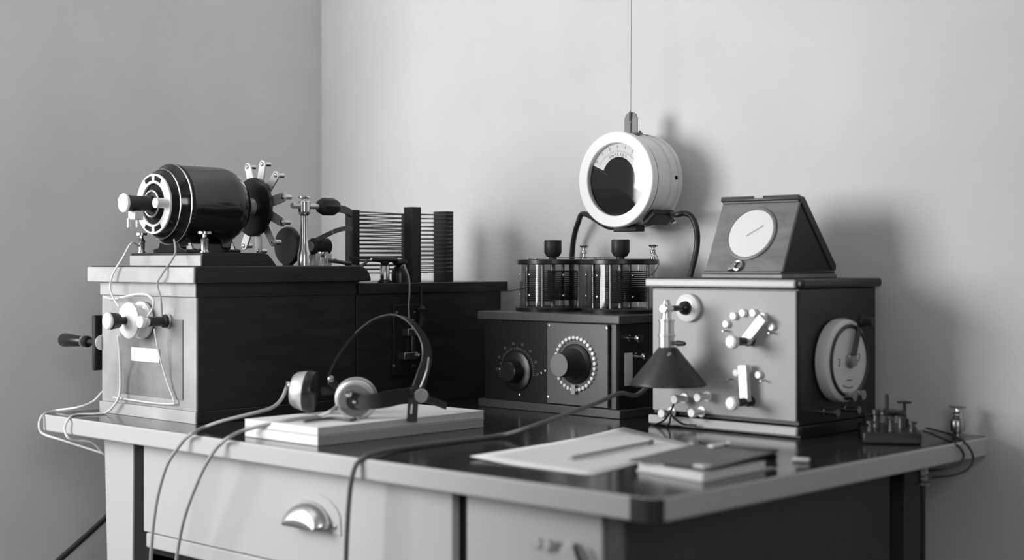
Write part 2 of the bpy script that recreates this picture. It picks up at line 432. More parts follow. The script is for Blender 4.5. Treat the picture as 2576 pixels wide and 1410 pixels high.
er = G().washer((MX, .1205, MZ), (0, 1, 0), .0625, .0425, .0054, 64).build('end_ring', whitep, mo, bevel=.001, label='pale slotted end ring')
for c in (90, 270):
    for s_ in (-19, 19):
        o_, i_ = .0580, .0480
        P = [(o_*math.cos(math.radians(c+s_+a)), o_*math.sin(math.radians(c+s_+a))) for a in range(-13, 14, 2)]
        P += [(i_*math.cos(math.radians(c+s_+a)), i_*math.sin(math.radians(c+s_+a))) for a in range(13, -14, -2)]
        G().prism(P, (MX, .1205, MZ), (1, 0, 0), (0, 0, 1), .0005).build('vent_slot', void, er)
G().lathe((MX, .1262, MZ), (0, 1, 0), [(0, .049), (.003, .049), (.003, 0)], 40).build('inner_disc', void, mo)
G().lathe((MX, .1258, MZ), (0, -1, 0), [(0, .030), (.005, .028), (.008, .0165), (.060, .0155), (.062, .0165), (.070, .0165)], 32).build('bearing_sleeve', ebonm, mo)
G().torus((MX, .117, MZ), (0, 1, 0), .0265, .0022, 40, 8).build('bearing_ring', alum, mo)
G().lathe((MX, .0558, MZ), (0, -1, 0), [(0, .0185), (.004, .0195), (.006, .0185), (.006, .013), (.0045, .0125), (.0045, 0)], 32).build('end_cap', whitep, mo)
G().cyl((MX+.047, .122, MZ), (MX+.047, .095, MZ), .0105).build('brush_cap', porc, mo)
G().cyl((MX-.047, .122, MZ+.003), (MX-.047, .100, MZ+.003), .0105).build('brush_cap', porc, mo)
g = G(); g.box(MX-.013, MX+.013, .070, .090, MZ-.034, MZ-.0155); g.cyl((MX-.010, .07, MZ-.03), (MX-.010, .07, MZ-.050), .004); g.cyl((MX+.006, .08, MZ-.03), (MX+.006, .08, MZ-.05), .0035)
g.build('oiler', alum, mo, bevel=.001)
for y_ in (.175, .28):
    g = G()
    g.prism([(-.062, -.1006), (-.062, -.094), (-.040, -.090), (-.030, -.070), (.030, -.070), (.040, -.090), (.062, -.094), (.062, -.1006)], (MX, y_+.016, MZ), (1, 0, 0), (0, 0, 1), .032)
    f_ = g.build('foot', enamel, mo, bevel=.0015)
    for sx in (-.052, .052):
        G().lathe((MX+sx, y_, MZ-.0935), (0, 0, 1), [(0, .010), (.0015, .010), (.0015, .007), (.007, .007), (.007, .0035), (.013, .0035), (.013, 0)], 6).build('nut', steel, f_)

# ------------------------------------------------------------ rotary spark gap wheel
WY = .374
rg = thing('rotary_spark_gap', 'black disc wheel with eleven radial electrode arms, turning beside the motor', 'spark gap wheel', (MX, WY, MZ-.11))
G().lathe((MX, WY-.005, MZ), (0, 1, 0), [(0, .024), (0, .060), (.002, .064), (.009, .064), (.011, .060), (.011, 0)], 64).build('disc', ebon, rg)
G().lathe((MX, .3385, MZ), (0, 1, 0), [(0, .007), (.018, .007), (.019, .018), (.030, .020)], 32).build('hub', alum, rg)
for k in range(11):
    a = math.radians(12+k*360/11)
    d = Vector((math.cos(a), 0, math.sin(a))); t = Vector((-math.sin(a), 0, math.cos(a)))
    c0 = Vector((MX, WY+.008, MZ))
    pts = [(.040, -.0115), (.094, -.0105)]+[(.094+.0105*math.sin(math.radians(b)), -.0105*math.cos(math.radians(b))) for b in range(20, 180, 20)]+[(.094, .0105), (.040, .0115)]
    g = G(); g.prism(pts, c0-t.cross(d)*0, d, t, -.004)
    ar = g.build('electrode_arm', alum if a < 100 else alum, rg, bevel=.0006)
    g = G(); q = c0+d*.096
    g.cyl(q+Vector((0, -.0015, 0)), q+Vector((0, .021, 0)), .0052); g.lathe(q+Vector((0, 0, 0)), (0, -1, 0), [(0, .004), (.003, .003), (.004, 0)], 12)
    g.build('stud', brass, ar)

# ------------------------------------------------------------ fixed electrode stand
ex, ey = -1.295, .4305
es = thing('electrode_stand', 'turned brass column holding a horizontal rod with black handle, right of the spark wheel', 'electrode stand', (ex, ey, 1.062))
G().lathe((ex, ey, 1.0621), (0, 0, 1), [(0, .0145), (.028, .0142), (.036, .011), (.060, .0088), (.100, .0082), (.108, .0085), (.112, .012), (.116, .0125), (.117, .0135), (.138, .0135), (.140, .012), (.141, .006)], 40).build('column', brass, es)
G().lathe((ex, ey, 1.2029), (0, 0, 1), [(0, .0045), (.003, .0045), (.004, .011), (.0065, .013), (.009, .0125), (.011, .007), (.012, 0)], 24).build('thumb_screw', brass, es)
G().cyl((ex, .398, 1.1915), (ex, ey-.012, 1.1915), .0062).build('electrode_rod', alum, es)
G().cyl((ex, ey+.012, 1.1915), (ex, .478, 1.1915), .0062).build('electrode_rod', alum, es)
G().lathe((ex, .468, 1.1915), (0, 1, 0), [(0, .009), (.006, .0155), (.014, .019), (.045, .019), (.054, .014), (.060, .008), (.060, 0)], 8).build('insulating_handle', ebonm, es)
G().strip([(ex-.002, .522, 1.189), (-1.330, .575, 1.187), (-1.352, .612, 1.180)], (0, 0, 1), .016, .006).build('strap', ebonm, es)

ld = thing('disc_electrode', 'small black ebonite disc standing on the cabinet lid behind the brass column', 'insulator disc', (-1.40, .470, 1.062))
G().lathe((-1.40, .462, 1.106), (0, 1, 0), [(0, .010), (0, .041), (.003, .043), (.011, .043), (.013, .041), (.013, 0)], 48).build('disc', ebon, ld)
G().cyl((-1.40, .475, 1.106), (-1.40, .50, 1.106), .008).build('spindle', steel, ld)
G().strip([(-1.36, .485, 1.105), (-1.335, .50, 1.12), (-1.30, .52, 1.138), (-1.315, .56, 1.145), (-1.350, .612, 1.147)], (0, 0, 1), .010, .004).build('lead', copper, ld)
G().box(-1.412, -1.388, .463, .475, 1.0621, 1.0665).build('foot', ebon, ld)

rb_ = thing('ribbed_insulator', 'pair of ribbed black spools on a small block between brass column and wire coil', 'insulator', (-1.36, .50, 1.062))
for (yy, xx) in ((.503, -1.345), (.532, -1.352)):
    prof = []
    for k in range(4):
        prof += [(k*.006, .0145), (k*.006+.003, .0185)]
    prof += [(.024, .0145), (.024, 0)]
    r_ = G().lathe((xx, yy-.012, 1.105), (0, 1, 0), prof, 28).build('spool', ebonm, rb_)
    G().cyl((xx, yy-.0121, 1.105), (xx, yy-.0145, 1.105), .010).build('face', alum, r_)
G().box(-1.362, -1.334, .495, .540, 1.0621, 1.0895).build('block', alum, rb_, bevel=.001)
tp = thing('terminal_post', "small terminal post with a cord lug, in front of the ribbed spools", 'terminal', (-1.27, .462, 1.062))
G().lathe((-1.270, .462, 1.0621), (0, 0, 1), [(0, .010), (.003, .010), (.004, .008), (.018, .008), (.022, .005), (.026, .004), (.027, .012), (.030, .012), (.031, 0)], 20).build('post', nick, tp)
G().cyl((-1.262, .472, 1.0735), (-1.245, .520, 1.067), .0045, .0035).build('lug', copper, tp)

# ------------------------------------------------------------ coil cabinet and its coil
cb = thing('coil_cabinet', 'low black cabinet behind the transmitter, carrying the wire coil', 'cabinet', (-1.403, .75, TZ))
G().box(-1.577, -1.229, .5225, .975, TZ, 1.0).build('body', woodk, cb, bevel=.001)
G().box(-1.59, -1.220, .5225, .990, 1.0, 1.0238).build('top_board', woodk, cb, bevel=.0015)
for (x_, y_) in ((-1.25, .925), (-1.25, .940)):
    G().lathe((x_, y_, 1.0237), (0, 0, 1), [(0, .005), (.0015, .0045), (.003, 0)], 12).build('screw', nick, cb)
co = thing('helix_coil', 'open coil of dark wire turns strung around four upright black posts', 'coil', (-1.36, .76, 1.024))
PA, PB, PC, PD = (-1.372, .632), (-1.258, .714), (-1.300, .852), (-1.412, .842)
ZC = 1.0239
G().box(PA[0]-.013, PA[0]+.013, PA[1]-.011, PA[1]+.011, ZC, 1.190).build('post', ebonm, co, bevel=.001)
G().box(PB[0]-.014, PB[0]+.014, PB[1]-.014, PB[1]+.014, ZC, 1.1955).build('post', ebonm, co, bevel=.001)
G().box(PC[0]-.022, PC[0]+.022, PC[1]-.012, PC[1]+.012, ZC, 1.190).build('post', ebonm, co, bevel=.001)
G().box(PD[0]-.012, PD[0]+.012, PD[1]-.012, PD[1]+.012, ZC, 1.188).build('post', ebonm, co, bevel=.001)
for k in range(15):
    z_ = 1.0445+k*.00955; dz = .0024
    loop = [(PA[0]+.004, PA[1]+.008), (PB[0]-.006, PB[1]-.004), (PB[0]+.002, PB[1]+.006), (PC[0]+.019, PC[1]-.0135), (PC[0]+.0242, PC[1]-.008), (PC[0]+.0242, PC[1]+.008), (PC[0]+.018, PC[1]+.0145), (PD[0]+.004, PD[1]+.0135), (PD[0]-.009, PD[1]+.0135), (PD[0]-.0135, PD[1]+.004), (PA[0]-.010, PA[1]+.004), (PA[0]+.004, PA[1]+.008)]
    pts = [(x_, y_, z_+.00955*i/11) for i, (x_, y_) in enumerate(loop)]
    G().tube(pts, .00165, 6, 0).build('wire_turn', copper, co)
tb = thing('terminal_post', 'black and nickel terminal post with a broad flat clip, in front of the wire coil', 'terminal', (-1.245,0.6184,1.0257))
t0 = Vector((-1.245,0.6184,1.0257)); t0.z = 1.0239
G().lathe(t0, (0, 0, 1), [(0, .016), (.0035, .016), (.005, .0125), (.007, .0125)], 28).build('foot', ebon, tb)
G().lathe(t0+Vector((0, 0, .007)), (0, 0, 1), [(0, .0105), (.030, .0105), (.034, .008)], 28).build('barrel', nick, tb)
G().lathe(t0+Vector((0, 0, .0411)), (0, 0, 1), [(0, .0075), (.004, .010), (.006, .024), (.010, .030), (.014, .028), (.017, .018), (.018, 0)], 32).build('knob', ebonm, tb)
tb2 = thing('round_binding_post', 'rounded black knob with a grey cord, between the nickel post and the tall coil post', 'terminal', (-1.245,0.6625,1.0253))
t1 = Vector((-1.245,0.6637,1.0253)); t1.z = 1.0239
G().lathe(t1, (0, 0, 1), [(0, .019), (.020, .019), (.030, .017), (.036, .012), (.038, .006)], 32).build('body', ebon, tb2)
G().lathe(t1+Vector((0, 0, .0382)), (0, 0, 1), [(0, .006), (.003, .014), (.006, .017), (.012, .016), (.015, .010), (.015, 0)], 28).build('cap', ebonm, tb2)
tag(G().tube([t1+Vector((.004, -.006, .030)), t1+Vector((.020, -.006, .040)), (-1.218,0.656,1.0558), (-1.212,0.6613,1.0345), (-1.212,0.6625,1.0034), (-1.215,0.6629,0.9722), (-1.214,0.6643,0.9322)], .0020, 8).build('draped_cord', cordl), 'pale cord arching out of the rounded black knob, down the dark cabinet face', 'cord')
clip = G().obox((-1.285,0.5795,1.0789), (0, 1, 0), (0, 0, 1), (1, 0, 0), .055, .006, .010).build('clip_bar', ebonm, bevel=.001)
tag(clip, 'short black clip bar hooked on the coil wires beside the near left coil post', 'clip')
tag(G().tube([(-1.255,0.4826,1.0743), (-1.26,0.5182,1.0665), (-1.27,0.5667,1.0594), (-1.27,0.5899,1.0744)], .0035).build('flexible_lead', copper), 'short thick flexible lead from cabinet lid up to the wire coil', 'cable')
# knife switch on the dark face
ks = thing('knife_switch', 'black knife switch with bright screws on the dark face of the coil cabinet', 'switch', (-1.229,0.6684,0.82))
def fx(px, py, out=0): return None
G().box(-1.229, -1.2225, .6255, .708, .8175, .9745).build('base', ebon, ks, bevel=.001)
for p in ((-1.222,0.6333,0.9567), (-1.222,0.6887,0.9563), (-1.222,0.6262,0.8386), (-1.222,0.6838,0.8365)):
    G().lathe((-1.2226, p[1], p[2]), (1, 0, 0), [(0, .0042), (.0015, .0038), (.0026, 0)], 12).build('screw', nick, ks)
G().obox((-1.216, .6775, .9), (0, 1, 0), (0, 0, 1), (1, 0, 0), .010, .085, .003).build('blade', steel, ks, bevel=.0006)
G().box(-1.2224, -1.212, .660, .700, .9045, .921).build('jaw', steel, ks, bevel=.001)
G().box(-1.2224, -1.212, .648, .690, .852, .868).build('hinge', steel, ks, bevel=.001)
G().lathe((-1.2119, .690, .860), (1, 0, 0), [(0, .0085), (.003, .0085), (.003, .005), (.007, .0045), (.007, 0)], 6).build('nut', nick, ks)
G().lathe((-1.216, .7025, .925), (0, 0, 1), [(0, .007), (.018, .009), (.02, .006), (.03, .006), (.036, .010), (.040, .012), (.043, .008), (.049, .003), (.09, .0025), (.09, 0)], 20).build('handle', ebonm, ks)

# ------------------------------------------------------------ books and headphones
X0, X1, YY0, YY1 = -.990, -.779, .05, .461
def book(z0, z1, dx, nm, lab):
    b_ = thing(nm, lab, 'book', ((X0+X1)/2, (YY0+YY1)/2, z0), 'writing pads under the headphones')
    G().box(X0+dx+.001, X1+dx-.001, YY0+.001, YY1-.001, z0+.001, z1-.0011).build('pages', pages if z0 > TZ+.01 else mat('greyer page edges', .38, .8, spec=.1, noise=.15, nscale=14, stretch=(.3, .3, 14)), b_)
    G().box(X0+dx+.0008, X1+dx-.0008, YY0+.0002, YY0+.0009, z0+.001, z1-.0011).build('lit_front_edge', paper, b_, label='front edge, painted brighter as lit')  # paler paper on this side stands in for the window light
    G().box(X0+dx, X1+dx, YY0, YY1, z1-.001, z1).build('top_cover', paper, b_)
    G().box(X0+dx, X1+dx, YY0, YY1, z0, z0+.001).build('bottom_cover', leather, b_)
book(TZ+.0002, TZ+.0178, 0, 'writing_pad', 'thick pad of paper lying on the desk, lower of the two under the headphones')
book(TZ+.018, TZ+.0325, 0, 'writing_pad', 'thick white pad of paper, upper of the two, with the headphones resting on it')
PT = TZ+.0326
# headphones
hp = thing('headphones', 'pair of wired headphones with a thin sprung headband, lying on the white writing pads', 'headphones', (-.88, .24, PT))
cv = Vector((.69, -.72, -.02)).normalized()        # towards the room
def earcup(c, ax, r, label=None):
    e = G().lathe(c, ax, [(0, r*.90), (.012, r*.96), (.017, r), (.021, r), (.023, r*.94), (.024, r*.60), (.024, 0)], 48).build('earcup', alum, hp)
    return e
c1 = Vector((-.848, .196, PT+.036)); a1 = Vector((.62, -.74, -.18)).normalized()
e1 = G().lathe(c1, a1, [(-.012, .039), (-.004, .0395), (.001, .037)], 48).build('earcup', ebon, hp, label='black cap of the near receiver')
G().lathe(c1, a1, [(-.0032, .0402), (-.001, .0402), (-.001, .037), (-.0032, .037), (-.0032, .0402)], 48).build('rim', alum, e1)
G().lathe(c1, a1, [(.001, .037), (.006, .0385), (.011, .0375), (.014, .034), (.0142, .030), (.0142, 0)], 48).build('case', alum, e1)
G().lathe(c1+a1*.0143, a1, [(0, .0305), (.0008, .030), (.0008, 0)], 48).build('back_plate', mat('grey receiver back', .22, .45, metal=.3), e1)
u1, v1, _ = frame(a1)
for (a, b) in ((-.010, .016), (.002, -.032)):
    q = c1+a1*.0150+u1*a+v1*b
    G().lathe(q, a1, [(0, .005), (.006, .005), (.007, .0065), (.010, .0065), (.011, .003), (.011, 0)], 14).build('terminal', brass, e1)
c2 = Vector((-.982, .192, PT+.042)); a2 = Vector((-.80, -.58, .10)).normalized()
e2 = G().lathe(c2, a2, [(-.016, .0), (-.016, .026), (-.012, .038), (-.002, .0405), (.004, .039)], 48).build('earcup', ebon, hp, label='black cap of the far receiver')
G().lathe(c2, a2, [(.004, .0385), (.008, .038), (.024, .034), (.030, .029), (.032, .024), (.032, 0)], 48).build('case', alum, e2)
q2 = c2+a2*.031+Vector((0, 0, .008))
G().lathe(q2, a2, [(0, .005), (.006, .005), (.008, .0065), (.012, .0065), (.013, 0)], 14).build('terminal', brass, e2)
# headband: a thin flat spring between far end and clamp
HB = [(-0.915,0.1834,0.85), (-0.912,0.1885,0.8684), (-0.905,0.2076,0.9035), (-0.893,0.2333,0.9357), (-0.878,0.2548,0.9564), (-0.862,0.2724,0.9668), (-0.845,0.2902,0.9697), (-0.825,0.3053,0.9608), (-0.808,0.316,0.9416), (-0.795,0.3222,0.9149), (-0.787,0.3168,0.888), (-0.782,0.3019,0.8616), (-0.78,0.288,0.8359)]
wd = (.45, .80, -.2)
G().strip(HB, wd, lambda t: .004+.018*min(1, max(0, (t-.40)*1.9)), .0012).build('headband', ebonm, hp)
ed = [Vector(p)+Vector((0, -.0005, .0014)) for p in HB]
inn = []
for i, p in enumerate(HB):
    t = i/(len(HB)-1); W = (.004+.018*min(1, max(0, (t-.40)*1.9)))/2
    d = (Vector(HB[min(i+1, len(HB)-1)])-Vector(HB[max(i-1, 0)])).normalized(); ww = Vector(wd); ww = (ww-d*ww.dot(d)).normalized()
    inn.append(Vector(p)-ww*W)
G().tube(inn[3:], .0010, 6).build('band_edge', steel, hp, label='bright edge of the headband')  # bright steel line along one edge of the band
G().tube([(-0.776,0.3105,0.8925), (-0.774,0.3045,0.8707), (-0.773,0.2955,0.8528), (-0.773,0.2865,0.8379)], .0016, 6).build('slide_rod', nick, hp)
cl = Vector((-0.775,0.2794,0.828))
G().obox(cl, (.3, .95, 0), (0, 0, 1), (1, -.3, 0), .030, .022, .012).build('clamp', ebonm, hp, bevel=.003)
G().lathe(cl+Vector((.007, .006, -.004)), cv, [(0, .010), (.004, .010), (.006, .0135), (.012, .0135), (.014, .012), (.014, 0)], 24).build('clamp_screw', steel, hp)
G().strip([(-0.773,0.2695,0.8214), (-0.771,0.2657,0.7999), (-0.77,0.2628,0.7768)], (.7254, .6884, 0), .019, .003).build('slotted_strip', ebonm, hp)
G().strip([(-0.767,0.2601,0.8093), (-0.766,0.2572,0.7921)], (.7254, .6884, 0), .0028, .0012).build('slot', cardw, hp)
G().strip([(-0.79,0.3054,0.818), (-0.815,0.3649,0.8034), (-0.828,0.4058,0.7921)], (0, 0, 1), .014, .003).build('arm', ebonm, hp)
G().strip([c1+a1*.017+Vector((-.0, 0, -.002)), (-0.8,0.2012,0.817), (-0.785,0.2411,0.8225), (-0.776,0.2773,0.828)], (0, 0, 1), lambda t: .020+.010*math.sin(PI*t), .003).build('arm', ebonm, hp)
G().lathe(c1+a1*.0165, a1, [(0, .0155), (.003, .0155), (.0035, .004), (.005, .0035), (.005, 0)], 28).build('pivot', ebonm, hp)
G().lathe(c1+a1*.0215, a1, [(0, .0035), (.001, .0035), (.0015, 0)], 12).build('pivot_screw', brass, hp)
G().strip([(-.960, .205, PT+.042), (-.935, .225, PT+.047), (-0.914,0.1863,0.8499)], (0, 0, 1), .014, .003).build('arm', ebonm, hp)
G().ball((-0.913,0.1893,0.852), .0065).build('rivet', steel, hp)

# headphone cords
k2 = q2+a2*.010
cordA = G().tube([k2, (-1.0354,0.17,0.8092), (-1.0192,0.135,0.7953), (-1.0279,0.1,0.7868), (-1.0726,0.06,0.7717), (-1.1139,0.046,0.757), (-1.0645,-0.0092,0.7565), (-1.0913,-0.01,0.7427), (-1.1022,-0.02,0.7243), (-1.1269,-0.026,0.6916), (-1.1528,-0.028,0.6351), (-1.1701,-0.028,0.5698), (-1.1906,-0.02,0.4985), (-1.1946,-0.02,0.4227)], .0034, 8).build('headphone_cord', cordl)
tag(cordA, "pale cord from the left headphone receiver, leftmost cord hanging down the desk front", 'cord', 'headphone cords')
k1 = c1+a1*.024+u1*-.010+v1*.016
cordB = G().tube([k1, (-0.93,0.2285,0.8067), (-0.8525,0.145,0.8016), (-0.8988,0.1475,0.7865), (-0.8867,0.0739,0.7865), (-0.9303,0.045,0.7755), (-0.9651,0.025,0.7637), (-0.9521,-0.013,0.7565), (-0.9779,-0.01,0.7441), (-0.9893,-0.02,0.7269), (-1.0183,-0.028,0.682), (-1.066,-0.028,0.6045), (-1.1035,-0.02,0.5255), (-1.1151,-0.02,0.4501)], .0034, 8).build('headphone_cord', cordl)
tag(cordB, "pale cord from the right headphone receiver, middle of three hanging down the desk front", 'cord', 'headphone cords')
k3 = c1+a1*.022+u1*.002+v1*-.032
cordC = G().tube([k3, (-0.809,0.1476,0.7865), (-0.8507,0.1454,0.7865), (-0.8557,0.1126,0.7865), (-0.8476,0.0744,0.7865)], .003, 8).build('headphone_cord', cordg)
tag(cordC, "short dark cord on the white pad, at the lower terminal of the right receiver", 'cord', 'headphone cords')

# ------------------------------------------------------------ receiver cabinet (middle)
rc = thing('receiver_cabinet', 'black cabinet with a ring of bright studs on a grey panel, under the glass condensers', 'cabinet', (-.88, .87, TZ))
RX0, RX1, RY0, RY1 = -1.075, -.690, .760, .985
G().box(RX0, RX1, RY0+.004, RY1, TZ+.018, .943).build('body', woodk, rc, bevel=.001)
G().box(RX0-.01, RX1+.012, RY0-.008, RY1, TZ, TZ+.018).build('base_board', mat('grey varnished board', .085, .32, noise=.15), rc, bevel=.002)
G().box(RX0-.012, RX1+.010, RY0-.008, RY1, .9435, .9615).build('top_board', MATS['grey varnished board'], rc, bevel=.002)
G().box(RX0+.004, -.886, RY0, RY0+.0038, TZ+.0185, .9425).build('ebonite_panel', ebon, rc)
mp_ = G().box(-.883, -.715, RY0-.003, RY0+.0035, TZ+.020, .9415).build('metal_panel', panelm, rc, bevel=.001)
G().box(-.703, -.691, RY0-.004, RY0+.0035, TZ+.0185, .9425).build('corner_post', MATS['grey varnished board'], rc, bevel=.001)
for p in ((-0.8772,0.757,0.9348), (-0.7179,0.757,0.9338), (-0.8806,0.757,0.7833)):
    G().lathe((p[0], RY0-.003, p[2]), (0, -1, 0), [(0, .0038), (.0012, .0034), (.002, 0)], 12).build('screw', steel, mp_)
# contact ring with pointer and knob
dc = Vector((-0.8022,0.757,0.8572))
for k in range(32):
    a = 2*PI*k/32+.05
    G().lathe((dc.x+.0545*math.cos(a), RY0-.003, dc.z+.0545*math.sin(a)), (0, -1, 0), [(0, .0042), (.004, .0042), (.005, .0034), (.005, 0)], 12).build('contact_stud', studm, rc)
kn = G().lathe((dc.x, RY0-.003, dc.z), (0, -1, 0), [(0, .042), (.004, .042), (.006, .039), (.008, .033), (.014, .030), (.018, .027), (.048, .0255), (.051, .0245), (.052, .0)], 48).build('tuning_knob', ebonm, rc)
G().lathe((dc.x, RY0-.0551, dc.z), (0, -1, 0), [(0, .0242), (.001, .0238), (.0012, 0)], 40).build('knob_cap', mat('grey knob cap', .19, .6), kn)
G().box(dc.x-.006, dc.x+.004, RY0-.0105, RY0-.008, dc.z-.063, dc.z-.044).build('contact_arm', steel, kn)
# engraved dial of the dark panel
d2 = Vector((-0.9742,0.76,0.8325))
g = G()
for k in range(-3, 37):
    a = math.radians(k*5.2+8); major = (k % 5 == 0)
    r0, r1_ = .0475, (.0545 if major else .0525)
    dv = Vector((math.cos(a), 0, math.sin(a))); tv = Vector((-math.sin(a), 0, math.cos(a)))
    m_ = (r0+r1_)/2
    g.obox((d2.x+m_*dv.x, RY0-.0002, d2.z+m_*dv.z), dv, tv, (0, 1, 0), r1_-r0, .0011, .0004)
for i, t_ in enumerate(('0', '10', '20', '30', '40', '50', '60', '70', '80')):
    a = math.radians(i*26-8+4); dv = (math.cos(a), math.sin(a))
    if i < 8:
        g.text(str((7-i)*10), (d2.x+.0605*dv[0], RY0-.0002, d2.z+.0605*dv[1]), (1, 0, 0), (0, 0, 1), .0085)
g.build('scale_engraving', mat('dull engraving', .17, .6), rc)
kb = G().lathe((d2.x, RY0, d2.z), (0, -1, 0), [(0, .043), (.003, .043), (.005, .038), (.006, .026), (.010, .024), (.028, .022), (.030, .020), (.030, 0)], 48).build('dial_knob', ebon, rc)
for p in ((-1.0272,0.759,0.8342), (-0.9031,0.759,0.8319), (-0.8916,0.759,0.8376), (-0.9673,0.759,0.782)):
    G().lathe((p[0], RY0-.0002, p[2]), (0, -1, 0), [(0, .0036), (.0012, .003), (.002, 0)], 12).build('screw', nick, rc)
# terminals and white slip on the right-hand end
for p in ((-0.69,0.7923,0.9139), (-0.69,0.8131,0.8761)):
    G().lathe((RX1, p[1], p[2]), (1, 0, 0), [(0, .007), (.003, .007), (.004, .0048), (.020, .0048), (.022, .006), (.026, .0035), (.028, .0035), (.029, .0085), (.033, .0085), (.033, 0)], 18).build('terminal', brass, rc)
q = (-0.69,0.7923,0.8493)
G().box(RX1, RX1+.002, q[1]-.013, q[1]+.013, q[2]-.034, q[2]+.034).build('label_slip', cardw, rc, bevel=.0008)

# ------------------------------------------------------------ glass variable condensers
JZ = .9617
JR = .066
vc = thing('variable_condenser', 'glass-cased variable condenser with black knob, nearer the ammeter', 'condenser', (-.786, .885, JZ), 'glass condensers on the receiver cabinet')
jx, jy = -.786, .885
G().lathe((jx, jy, JZ), (0, 0, 1), [(0, .074), (.007, .075), (.010, .073), (.010, 0)], 64).build('base', ebon, vc)
G().lathe((jx, jy, JZ+.0101), (0, 0, 1), [(0, JR), (.093, JR)], 64)
g = G()
u_ = []
for zz in (JZ+.0102, JZ+.1028):
    u_.append([g.b.verts.new((jx+JR*math.cos(2*PI*k/64), jy+JR*math.sin(2*PI*k/64), zz)) for k in range(64)])
for k in range(64): g.face([u_[0][k], u_[0][(k+1) % 64], u_[1][(k+1) % 64], u_[1][k]])
g.build('glass_cylinder', glass, vc)
G().lathe((jx, jy, JZ+.103), (0, 0, 1), [(0, .070), (.002, .072), (.010, .072), (.012, .070), (.012, 0)], 64).build('lid', ebon, vc)
st = G()
for k in range(17):
    zz = JZ+.022+k*.0042
    P = [(.056*math.cos(math.radians(a)), .056*math.sin(math.radians(a))) for a in range(130, 311, 10)]
    st.prism(P, (jx, jy, zz), (1, 0, 0), (0, 1, 0), .0008)
st.build('fixed_plates', darkm, vc)
st = G()
for k in range(16):
    zz = JZ+.0241+k*.0042
    P = [(.054*math.cos(math.radians(a)), .054*math.sin(math.radians(a))) for a in range(-60, 121, 10)]
    st.prism(P, (jx, jy, zz), (1, 0, 0), (0, 1, 0), .0022)
st.build('moving_plates', ebonm, vc)
G().cyl((jx, jy, JZ+.010), (jx, jy, JZ+.103), .005).build('spindle', steel, vc)
for a in (200, 290, 20, 110):
    x_, y_ = jx+.055*math.cos(math.radians(a)), jy+.055*math.sin(math.radians(a))
    G().cyl((x_, y_, JZ+.010), (x_, y_, JZ+.103), .0035).build('pillar', steel, vc)
for a in (232, 268, 300, 330, 210):
    for zz in (JZ+.035, JZ+.080):
        x_, y_ = math.cos(math.radians(a)), math.sin(math.radians(a))
        if a in (268, 330, 210):
            G().lathe((jx+(JR+.0002)*x_, jy+(JR+.0002)*y_, zz), (x_, y_, 0), [(0, .0028), (.002, .0024), (.003, 0)], 10).build('screw', nick, vc)
kk = G().lathe((jx, jy, JZ+.115), (0, 0, 1), [(0, .008), (.005, .008), (.006, .013), (.015, .0175), (.040, .0175), (.042, .0165), (.042, 0)], 32, knurl=.03).build('knob', ebonm, vc)
G().lathe((jx+.048, jy+.040, JZ+.1151), (0, 0, 1), [(0, .006), (.004, .006), (.005, .004), (.012, .004), (.014, .006), (.018, .006), (.020, .0035), (.024, .0035), (.027, .0085), (.030, .0095), (.031, .0)], 18).build('terminal', brass, vc)
G().lathe((jx-.050, jy-.018, JZ+.1151), (0, 0, 1), [(0, .005), (.002, .0045), (.003, 0)], 12).build('screw', brass, vc)
G().lathe((jx+.010, jy-.060, JZ+.1151), (0, 0, 1), [(0, .005), (.002, .0045), (.003, 0)], 12).build('screw', brass, vc)
vc.scale = (1.12, 1.12, 1)
vc2 = copy_tree(vc); vc2.location = (-.981, .885, JZ)
vc2['label'] = 'glass-cased variable condenser with black knob, left one of the pair'
vc['label'] = 'glass-cased variable condenser with black knob, right one of the pair, under the ammeter'
tag(G().tube([(-.968, .878, JZ+.119), (-.90, .90, JZ+.1185), (-.80, .885, JZ+.1195)], .0008, 6).build('jumper_wire', copper), 'thin wire joining the tops of the two glass condensers', 'wire')
tag(G().tube([(-.728, .930, JZ+.125), (-.712, .915, JZ+.123), (-.690, .895, JZ+.104), (-.700, .885, JZ+.083), (-.7115, .885, JZ+.081)], .0009, 6).build('jumper_wire', copper), 'thin wire looping out from the right condenser lid to its glass side', 'wire')
tag(G().tube([(-1.2195, .985, 1.0), (-1.16, .96, 1.005), (-1.0555, .885, 1.012)], .0012, 6).build('jumper_wire', copper), 'thin wire between the coil cabinet top and the left condenser', 'wire')

# ------------------------------------------------------------ the hanging ammeter
ac = Vector((-.797, .885, 1.2480))
am = thing('ammeter', "large round ammeter with broad white bezel, hanging from a wire before the wall", 'ammeter', (ac.x, .89, ac.z-.105))
G().lathe((ac.x, ac.y, ac.z), (0, 1, 0), [(.0088, .094), (.012, .098), (.062, .098), (.064, .101), (.070, .101), (.072, .098), (.088, .098), (.090, .1015), (.100, .1015), (.106, .095), (.108, .080), (.108, 0)], 96).build('drum', drum_m, am)
G().lathe((ac.x, ac.y, ac.z), (0, 1, 0), [(.006, .0785), (-.004, .0785), (-.0055, .080), (-.0055, .1015), (-.004, .1032), (.010, .1035), (.012, .099), (.006, .0985), (.006, .0785)], 96).build('bezel', whitep, am)
G().lathe((ac.x, ac.y+.0062, ac.z), (0, 1, 0), [(0, .093), (.001, .093), (.001, 0)], 64).build('back_disc', void, am)
gp = G()
gp.face([gp.b.verts.new((ac.x+.0795*math.cos(2*PI*k/64), ac.y-.0008, ac.z+.0795*math.sin(2*PI*k/64))) for k in range(64)])
gp.build('glass', glass2, am)
